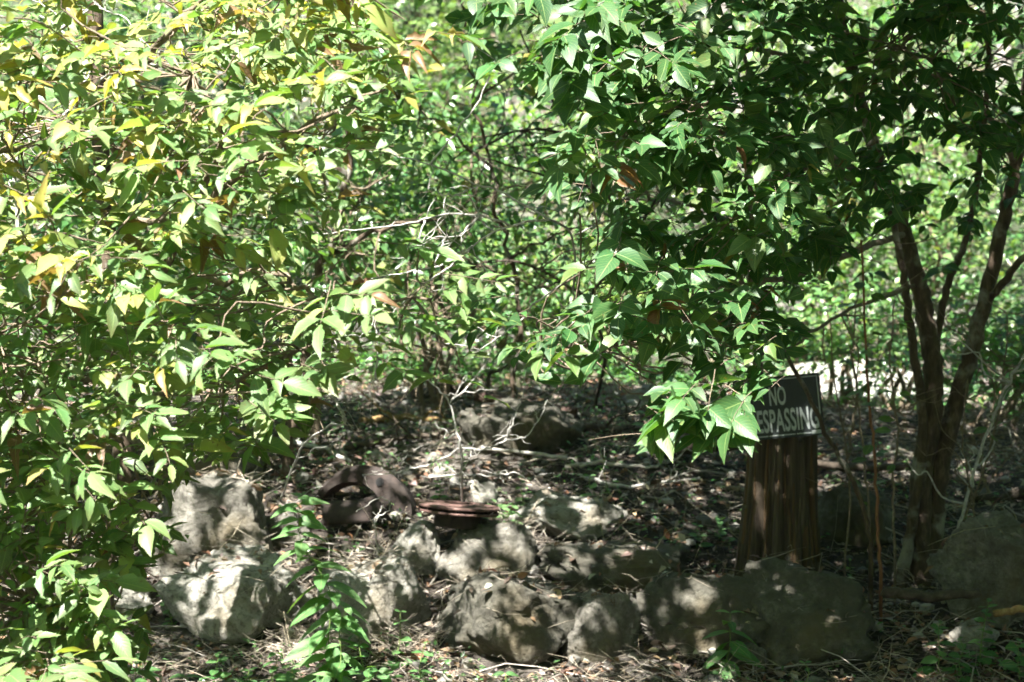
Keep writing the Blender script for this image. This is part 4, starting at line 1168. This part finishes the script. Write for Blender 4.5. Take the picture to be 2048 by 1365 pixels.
# ------------------------------------------------------------------ herbs and sprouts
G_HERB = [(.055, .15, .045), (.085, .20, .065), (.13, .25, .095)]
def herb(px, py, hgt, lab, npair=8, ll=.06, lean=(.0, .0), Y=None, tem=HERB, name="herb", spread=1.0, droop=.25, bright=0):
    b0 = ground_hit(px, py) if Y is None else at(px, py, Y)
    if Y is not None: b0[2] = float(height(b0[0], b0[1]))
    t = empty(name, b0, lab, "plant")
    ll *= 1.2
    top = b0 + np.array([lean[0], lean[1], hgt])
    P = spline(crooked(b0 - [0, 0, .02], top, 5, .03), 4)
    mb = MB(); mb.tube(P, np.linspace(.0032, .0012, len(P)), 5); obj("stem", mb.mesh("stem", M_STEMG), t)
    lv = Leaves(tem, G_HERB, [0.02, .05, .05])
    for j in range(npair):
        f = .12 + .88 * j / max(npair - 1, 1); i = f * (len(P) - 1); i0 = min(int(i), len(P) - 2); p = P[i0] * (1 - i + i0) + P[i0 + 1] * (i - i0)
        a0 = j * math.pi / 2 + random.uniform(-.6, .6); L = ll * (1.1 - .55 * f) * random.uniform(.8, 1.2) * (1 if f < .97 else .8)
        for s in (0, math.pi):
            a = np.array([math.cos(a0 + s), math.sin(a0 + s) - .15, random.uniform(-.1, .45) - droop * (1 - f)]) * spread
            lv.add(p, a, np.array([0, -.35, 1.0]) + gauss3(.25), L, random.randrange(len(tem)), min(2, choose([.4, .45, .15]) + bright))
    lv.finish(t, M_HERB, "herb" + str(len(tem)), 200)
    return t
herb(672, 1345, .70, "tall upright green herb with paired pointed leaves before the white rock", 22, .15, (-.13, .02), 6.9, bright=1, droop=.7)
herb(650, 1345, .34, "leafy lower shoot at the foot of the tall herb", 8, .10, (.08, .0), 6.8)
herb(740, 1340, .22, "round-leaved sprout right of the tall herb's foot", 6, .06, (-.04, 0), 6.85, OVAL)
herb(700, 1362, .15, "broad-leaved sprout at the bottom edge right of the tall herb", 5, .08, (.1, 0), 6.7, OVAL)
herb(840, 1345, .17, "dark small-leaved sprout before the bright white rock", 6, .055, (.02, 0), 6.9, OVAL)
herb(790, 1330, .20, "thin sprout with round leaves on the straw left of the conglomerate boulder", 5, .05, (.02, 0), None, OVAL)
herb(1010, 1350, .07, "low dark rosette of broad leaves under the conglomerate boulder", 3, .10, (0, 0), 6.85, HERB, "herb", 1, .2)
herb(975, 1060, .17, "bright green clump right beside the rusty flanged disc", 8, .07, (.03, .0), 8.1, OVAL, bright=1)
herb(1005, 1055, .15, "second bright clump just right of the one at the disc", 7, .065, (.05, 0), 8.15, HERB, bright=1)
herb(1045, 1020, .12, "small green sprout on the pale flat rock's left end", 6, .05, (.0, 0), 8.4, OVAL, bright=1)
herb(1215, 1010, .16, "pale green sprout with opposite leaves behind the pale flat rock", 5, .07, (-.08, 0), 8.4, OVAL, bright=1)
herb(1235, 1015, .30, "tall thin pale weed stalk right of the pale flat rock", 5, .045, (-.12, 0), 8.45, HERB)
herb(1450, 1250, .22, "dark blade-leaved plant between the long mossy boulder and the biggest one", 7, .13, (.02, 0), 7.1, HERB, droop=.9)
herb(1610, 1340, .14, "small green seedling below the biggest dark boulder", 5, .05, (.0, 0), 6.8, OVAL)
herb(1880, 1270, .20, "shaded bushy green seedling under the multi-stemmed tree", 8, .06, (0, 0), 7.0, OVAL)
herb(1960, 1240, .24, "leafy shaded plant in front of the grey right-hand boulder", 10, .065, (.03, 0), 7.05, OVAL)
herb(1920, 1300, .15, "dark low plant at the foot of the small sunlit stone", 8, .06, (0, 0), 6.95, OVAL)
herb(2035, 1330, .16, "broad-leaved plant at the bottom right edge", 6, .08, (0, 0), 6.9, OVAL)
herb(420, 1330, .14, "low sprout on the litter below the broad sun-dappled rock", 6, .065, (.03, 0), 6.9, OVAL)
herb(540, 1330, .16, "sprout with wide leaves between the dappled rock and the tall herb", 6, .08, (.02, 0), 6.85, HERB)
herb(350, 1250, .13, "small leafy weed left of the broad sun-dappled rock", 8, .04, (-.05, 0), None, OVAL)
herb(1395, 1090, .08, "dark ground sprout left of the stump's foot", 5, .05, (0, 0), None, OVAL)
herb(1440, 1080, .09, "broad dark sprout against the stump's left side", 5, .06, (0, 0), None, OVAL)
herb(1700, 1160, .08, "tiny bright green sprout right of the stump's foot", 4, .04, (0, 0), None, OVAL, bright=1)
herb(260, 1300, .30, "young shoot with pointed leaves under the hanging ash leaves", 6, .10, (.02, 0), 6.3, HERB)
herb(400, 1290, .20, "pinnate shoot with sunlit leaves below the low pale rock", 5, .10, (-.05, 0), 6.4, HERB)

herb(120, 1350, .26, "bushy weed with wide leaves at the bottom left corner", 9, .10, (.02, 0), 6.5, HERB)
herb(300, 1345, .18, "dark weed at the bottom edge left of the low dappled-rock sprout", 8, .085, (-.03, 0), 6.7, HERB)
herb(470, 1350, .12, "creeping weed in the straw below the dappled rock", 7, .07, (.05, 0), 6.75, OVAL)
herb(600, 1350, .17, "broad weed left of the tall herb at the bottom edge", 7, .09, (-.03, 0), 6.7, HERB)
herb(770, 1352, .14, "heart-leaved weed at the bottom edge under the bright white rock", 7, .075, (.03, 0), 6.75, OVAL)
herb(1290, 1180, .10, "yellow-green weed on the long mossy boulder's left end", 6, .05, (0, 0), None, OVAL)
herb(880, 1010, .10, "small weed in front of the half-buried wheel", 6, .045, (0, 0), None, OVAL)
herb(1290, 900, .22, "broad-leaved weed under the pale stick left of the fallen log", 6, .07, (.02, 0), 9.2, OVAL)
# ground cover of tiny sprouts
def scatter_cover(name, lab, n, xr, yr, lo, hi, pal, seed, clump=.6, thr=.0):
    r = np.random.default_rng(seed)
    lv = Leaves(LOW, pal, [.05] * len(pal))
    m = n * 2
    X, Y = r.uniform(*xr, m), r.uniform(*yr, m)
    ok = (np.abs(X) < .30 * Y + .5) & (fbm(X + 50, Y, clump, 2) > thr); X, Y = X[ok][:n // 5], Y[ok][:n // 5]
    Z = height(X, Y); k = len(X)
    X, Y, Z, HH = (np.repeat(q, 5) for q in (X, Y, Z, r.uniform(lo, hi, k)))
    k *= 5
    lv.extend(np.stack([X, Y, Z + HH * r.random(k)], 1) + r.normal(0, .02, (k, 3)), np.stack([r.normal(0, 1, k), r.normal(0, 1, k), r.uniform(-.1, .7, k)], 1), np.array([0, -.25, 1]) + r.normal(0, .35, (k, 3)), r.uniform(.6, 1.3, k) * lo, r.integers(0, 4, k), r.integers(0, len(pal), k))
    o = obj(name, lv.mesh(name, np.ones(len(lv.raw()[3]), bool), M_LEAF_FAR), kind="stuff"); o["label"] = lab
    return o
scatter_cover("ground_cover", "tiny green sprouts scattered through the litter", 5200, (-2.5, 2.6), (6.8, 11.5), .025, .06, G_HERB, 1, .9, .1)
scatter_cover("undergrowth", "low green weeds covering the bank beyond the scrap", 15000, (-6, 6), (10.8, 16), .05, .20, G_HERB, 2, .7, -.25)
scatter_cover("hillside_undergrowth", "pale sunlit weeds and grass over the far hillside", 28000, (-11, 11), (15, 34), .085, .40, [(.10, .19, .08), (.15, .25, .11), (.22, .31, .16)], 3, .35, -.15)

# ------------------------------------------------------------------ dry litter
def litter():
    r = np.random.default_rng(11)
    pal = [(.10, .072, .052), (.16, .12, .09), (.24, .195, .155), (.065, .046, .033), (.21, .12, .07), (.33, .29, .245)]
    lv = Leaves(LOW, pal, [.1] * 6)
    n = 0
    while n < 30000:
        x, y = r.uniform(-2.6, 2.7), 6.3 + 6.5 * r.random() ** 2.0
        if abs(x) > .29 * y + .2: continue
        z, nn = surf(x, y)
        if nn is not None and (nn.z < .75 or r.random() < .72): n += .3; continue
        a = np.array([r.normal(), r.normal(), r.normal(0, .35)])
        lv.add(np.array([x, y, z + r.uniform(0, .018)]), a, np.array([0, -.1, 1]) + r.normal(0, .5, 3), r.uniform(.016, .055), r.integers(0, 4), r.integers(0, 6)); n += 1
    m = 16000
    X, Y = r.uniform(-7, 7, m), r.uniform(11, 24, m); ok = np.abs(X) < .29 * Y + .4; X, Y = X[ok], Y[ok]; m = len(X)
    lv.extend(np.stack([X, Y, height(X, Y) + r.uniform(0, .03, m)], 1), np.stack([r.normal(0, 1, m), r.normal(0, 1, m), r.normal(0, .3, m)], 1), np.array([0, -.1, 1]) + r.normal(0, .5, (m, 3)), r.uniform(.05, .11, m), r.integers(0, 4, m), r.integers(0, 6, m))
    o = obj("leaf_litter", lv.mesh("leaf_litter", np.ones(len(lv.raw()[3]), bool), M_LITTER), kind="stuff"); o["label"] = "brown and tan dry leaves strewn over the ground"
litter()
def drift():
    r = np.random.default_rng(21)
    pal = [(.15, .10, .065), (.21, .14, .085), (.27, .20, .13), (.09, .06, .042), (.24, .125, .065)]
    lv = Leaves(ASHC + OVAL + BOX[:3], pal, [.1] * 5)
    k = 0
    while k < 2400:
        x, y = r.uniform(-2.5, 2.6), 6.4 + 5 * r.random() ** 1.6
        if abs(x) > .29 * y + .1 or float(fbm(x * 1.0 + 7, y, 1.6, 2)) < .05: continue
        z, nn = surf(x, y)
        if nn is not None and (nn.z < .8 or r.random() < .6): continue
        lv.add(np.array([x, y, z + r.uniform(.0, .02)]), np.array([r.normal(), r.normal(), r.normal(0, .25)]), np.array([0, 0, 1]) + r.normal(0, .5, 3), r.uniform(.03, .075), r.integers(0, 10), r.integers(0, 5)); k += 1
    o = obj("dead_leaves", lv.mesh("dead_leaves", np.ones(len(lv.raw()[3]), bool), M_LITTER), kind="stuff"); o["label"] = "whole curled dead leaves drifted between the rocks"
drift()
mb = MB()
def straw(x, y, L, r_, col, el=.25, dirx=None):
    z, nn = surf(x, y); a = random.uniform(0, 6.28) if dirx is None else dirx
    if nn is not None and (nn.z < .6 or random.random() < .6): return
    d = unit(np.array([math.cos(a), math.sin(a), random.gauss(.12, el)]))
    p = np.array([x, y, z + random.uniform(0, .03)]); q = p + d * L; m = (p + q) / 2 + gauss3(.08 * L)
    q[2] = max(q[2], z - .3 * L)
    mb.tube([p, m, q], [r_, r_, r_ * .5], 3, False, col)
for i in range(9500):
    y = 6.4 + 5.0 * random.random() ** 1.7; x = random.uniform(-.29 * y - .2, .29 * y + .2)
    q = random.uniform(.14, .42)
    straw(x, y, random.uniform(.05, .22), random.uniform(.0007, .0018), (q, q * .86, q * .66))
pile = [ground_hit(x, y) for x, y in ((700, 1290), (730, 1250), (755, 1210), (600, 1310), (540, 1150), (640, 1290), (1060, 1110), (800, 1300), (590, 1180))]
for i in range(1500):
    c = random.choice(pile); x, y = c[0] + random.gauss(0, .09), c[1] + random.gauss(0, .07); q = random.uniform(.30, .55)
    straw(x, y, random.uniform(.05, .16), random.uniform(.0008, .0018), (q, q * .86, q * .70), .4)
for i in range(260):      # standing dry stalks
    y = 6.6 + 4.5 * random.random(); x = random.uniform(-.28 * y, .28 * y); q = random.uniform(.28, .5)
    straw(x, y, random.uniform(.1, .3), random.uniform(.0009, .0016), (q, q * .84, q * .6), 1.4)
o = obj("dry_straw", mb.mesh("dry_straw", M_STRAW), kind="stuff"); o["label"] = "dry straw, needles and fine dead stalks lying on the ground"
mb = MB()
for i in range(640):
    y = 6.6 + 6 * random.random(); x = random.uniform(-.29 * y, .29 * y); z = float(height(x, y)); a = random.uniform(0, 6.28); L = random.uniform(.1, .4) if i % 5 else random.uniform(.35, .8)
    p = np.array([x, y, z + .012]); q = p + np.array([math.cos(a), math.sin(a), 0]) * L; q[2] = float(height(q[0], q[1])) + random.uniform(.005, .06)
    c = random.uniform(.10, .38); P = spline(crooked(p, q, 5, .05), 2); mb.tube(P, np.linspace(.0035, .0015, len(P)) * random.uniform(.6, 1.5), 5, True, (c, c * .9, c * .78))
o = obj("twig_litter", mb.mesh("twig_litter", M_STRAW), kind="stuff"); o["label"] = "short dead twigs scattered over the litter"

# ------------------------------------------------------------------ background shrubs and trees
PAL_BG = [(.075, .165, .055), (.105, .215, .075), (.15, .25, .09), (.21, .28, .09)]
PAL_BG2 = [(.045, .115, .04), (.065, .15, .05), (.10, .20, .065), (.16, .24, .075)]
def leafy(lab, x, y, hgt, rx, rz, ncl, nl, ll, seed, name="shrub", cat="shrub", pal=PAL_BG, trunk_r=.03, crown_z=None, stems=3, barkm=None, spreadc=.14, lean=0.0):
    rr = np.random.default_rng(seed); random.seed(seed)
    z0 = float(height(x, y))
    t = empty(name, (x, y, z0), lab, cat)
    cz = z0 + (crown_z if crown_z is not None else hgt * .55)
    tops = []
    for s in range(stems):
        e = np.array([x + rr.normal(0, rx * .35) + lean, y + rr.normal(0, rx * .3), cz + rz * rr.uniform(.1, .8)])
        P = spline(crooked((x + rr.normal(0, .05 * (stems > 1)), y + rr.normal(0, .04), z0 - .1), e, 7, .035), 4)
        mb = MB(); mb.tube(P, np.linspace(trunk_r, trunk_r * .35, len(P)), 8, True, None, .1); obj("trunk", mb.mesh("trunk", barkm or M_BARKFAR), t)
        tops.append(P)
    TP = np.concatenate([P[len(P) // 3:] for P in tops])
    lv = Leaves(LOW, pal, [.02] * len(pal))
    tw = MB()
    for c_ in range(ncl):
        u = unit(rr.normal(0, 1, 3)); rad = rr.random() ** .45
        c = np.array([x + lean, y, cz]) + u * rad * np.array([rx, rx, rz])
        if c[2] < float(height(c[0], c[1])) + .05: continue
        b0 = TP[np.argmin(np.linalg.norm(TP - c, axis=1))]
        Q = crooked(b0, c, 4, .06); tw.tube(Q, np.linspace(trunk_r * .22, .003, 4), 3, False)
        cls = rr.integers(0, len(pal))
        n_ = int(nl * rr.uniform(.6, 1.4)); O = c + rr.normal(0, 1, (n_, 3)) * np.array([spreadc, spreadc, spreadc * .55])
        A = rr.normal(0, 1, (n_, 3)) * np.array([1, 1, .4]) + np.array([0, -.2, -.2]); NN = np.array([0, -.35, 1.0]) + rr.normal(0, .45, (n_, 3))
        lv.extend(O, A, NN, ll * rr.uniform(.55, 1.4, n_), rr.integers(0, 4, n_), np.where(rr.random(n_) < .6, cls, rr.integers(0, len(pal), n_)))
    lv.finish(t, M_LEAF_FAR, "low", 110 if y < 14 else 0, "crown")
    w = obj("twigs", tw.mesh("twigs", barkm or M_TWIG), t, kind="stuff")
    return t
def wx(px, Y): return (px - 1024) / FPX * Y
BGS = [
 # label, px, Y, height, rx, rz, clusters, leaves, leaf length, palette, crown_z
 ("dense green shrub behind the ash tree's trunk", 150, 8.6, 1.9, .8, .8, 120, 26, .055, PAL_BG2, .95),
 ("loose green shrub between the ash leaves and the long dead limbs", 620, 9.3, 2.0, .62, .75, 80, 24, .052, PAL_BG, 1.2),
 ("fine-leaved shrub behind the long grey dead limbs", 880, 10.2, 1.8, .85, .6, 100, 24, .05, PAL_BG2, 1.15),
 ("pale-leaved bush just above the white-topped boulder", 1000, 12.0, 1.3, .45, .4, 60, 26, .05, PAL_BG, .55),
 ("bright yellow-green bush seen below the dark right-hand leaves", 1620, 13.0, 1.9, .85, .75, 110, 26, .06, [(.10, .19, .06), (.14, .22, .07), (.08, .165, .05)], 1.0),
 ("sunlit bush behind the right tree's forked stems", 1900, 13.5, 2.0, .8, .8, 100, 24, .06, PAL_BG, 1.1),
 ("low leafy bush behind the grey right-hand boulder", 2010, 10.2, .9, .45, .30, 60, 22, .05, PAL_BG2, .40),
 ("leafy bush right of the sign over the white shelf", 1700, 11.2, .7, .30, .22, 34, 20, .045, PAL_BG, .45),
 ("spreading green shrub on the slope above the centre", 1150, 14.5, 2.4, 1.2, .9, 130, 26, .065, PAL_BG, 1.3),
 ("round sunlit shrub on the slope behind the dead limbs", 780, 15.5, 2.2, 1.1, .9, 120, 26, .065, PAL_BG, 1.0),
 ("shaded shrub on the slope behind the ash tree", 330, 13.5, 2.6, 1.2, 1.1, 130, 24, .06, PAL_BG2, 1.3),
 ("bright shrub high on the slope under the dark canopy", 1420, 18.0, 2.6, 1.4, 1.1, 120, 26, .075, PAL_BG, 1.2),
 ("broad pale shrub high on the slope beyond the centre gap", 930, 20.5, 2.6, 1.5, 1.0, 110, 26, .08, [(.13, .20, .06), (.17, .24, .09), (.10, .17, .05)], 1.0),
 ("leafy thicket high behind the right tree", 1820, 18.5, 3.2, 1.6, 1.4, 150, 26, .075, PAL_BG2, 1.6),
 ("leafy thicket high behind the ash leaves", 200, 18.5, 3.4, 1.7, 1.5, 150, 24, .075, PAL_BG, 1.7),
 ("small shrub on the bank above the white-topped boulder's right", 1260, 12.6, 1.1, .5, .35, 50, 24, .05, PAL_BG, .5),
 ("pale fine-leaved bush hanging low behind the bank, left of the white-topped boulder", 840, 11.8, 1.5, .62, .50, 95, 24, .045, PAL_BG, .62),
 ("sunlit low bush behind the rusted pipe's right end", 1160, 12.2, 1.2, .55, .40, 75, 24, .045, PAL_BG, .55),
 ("small leafy bush in front of the white limestone shelf", 1800, 10.9, .8, .26, .22, 30, 18, .045, PAL_BG2, .42),
 ("far sunlit shrub at the top of the centre gap", 1080, 25.0, 3.2, 1.8, 1.3, 110, 26, .095, PAL_BG, 1.5),
 ("far pale thicket at the top between ash and canopy", 640, 24.5, 3.4, 1.9, 1.5, 120, 26, .095, PAL_BG, 1.6),
]
for i, (lab, px, Y, hg, rx, rz, nc, nl, ll, pal, cz) in enumerate(BGS):
    leafy(lab, wx(px, Y), Y, hg, rx, rz, nc, nl, ll * 1.25, 400 + i, "shrub", "shrub", pal, .016 + .002 * Y / 10, cz, 4, M_TWIG, .12 + .004 * Y)
BGT = [
 ("grey trunk at the top edge right of the centre gap", 1385, 17.5, .13, 6.5, 2.0, 26),
 ("grey trunk glimpsed left of the outcrop at the top centre", 1128, 23.0, .15, 7.5, 2.4, 26),
 ("pale trunk at the top edge right of the ash leaves", 672, 18.0, .13, 6.5, 2.2, 26),
 ("slim grey trunk behind the dark leaf clusters", 1503, 13.2, .055, 5.0, 1.5, 26),
 ("dark trunk behind the upper left dead twigs", 20, 11.5, .09, 5.2, 1.7, 80),
 ("straight trunk far up the slope near the right edge", 1960, 21.0, .13, 7.5, 2.4, 26),
 ("trunk on the slope hidden behind the ash leaves", 330, 22.0, .13, 7.5, 2.4, 26),
 ("thin far trunk at the very top centre", 900, 28.0, .12, 8.0, 2.6, 26),
 ("far trunk between the two grey trunks at the top", 1250, 27.0, .12, 8.0, 2.6, 26),
]
for i, (lab, px, Y, tr_, hg, rx, nc) in enumerate(BGT):
    leafy("tall tree with " + lab, wx(px, Y), Y, hg, rx, 1.4, nc, 34, .14, 600 + i, "tree", "tree", PAL_BG2, tr_, hg, 1, M_BARKFAR, .30)
# woods closing the view far up the hill
def far_wood():
    rr = np.random.default_rng(88)
    lv = Leaves(LOW, PAL_BG, [.02] * 4)
    C = []
    for c_ in range(1300):
        y = rr.uniform(30, 60); x = rr.uniform(-.36 * y, .36 * y); C.append((x, y, rr.uniform(.2, 7), .26))
    while len(C) < 4300:          # unseen woodland added beside and behind the viewpoint to block sky light
        x, y = rr.uniform(-17, 17), rr.uniform(-17, 22)
        if abs(x) < 5.5 + .15 * max(y, 0) and y > -4.5: continue
        if abs(x) < .30 * y + 2.0: continue
        C.append((x, y, rr.uniform(.2, 9.5), .40))
    for x, y, dz, L in C:
        z = float(height(x, y)) + dz; cls = rr.integers(0, 4)
        lv.extend(np.array([x, y, z]) + rr.normal(0, .55, (14, 3)), rr.normal(0, 1, (14, 3)), np.array([0, 0, 1]) + rr.normal(0, .8, (14, 3)), L * rr.uniform(.7, 1.3, 14), rr.integers(0, 4, 14), np.full(14, cls))
    o = obj("far_woods", lv.mesh("far_woods", np.ones(len(lv.raw()[3]), bool), M_LEAF_FAR), kind="stuff"); o["label"] = "mass of green woodland closing the view uphill, with unseen shading woods added around"
far_wood()
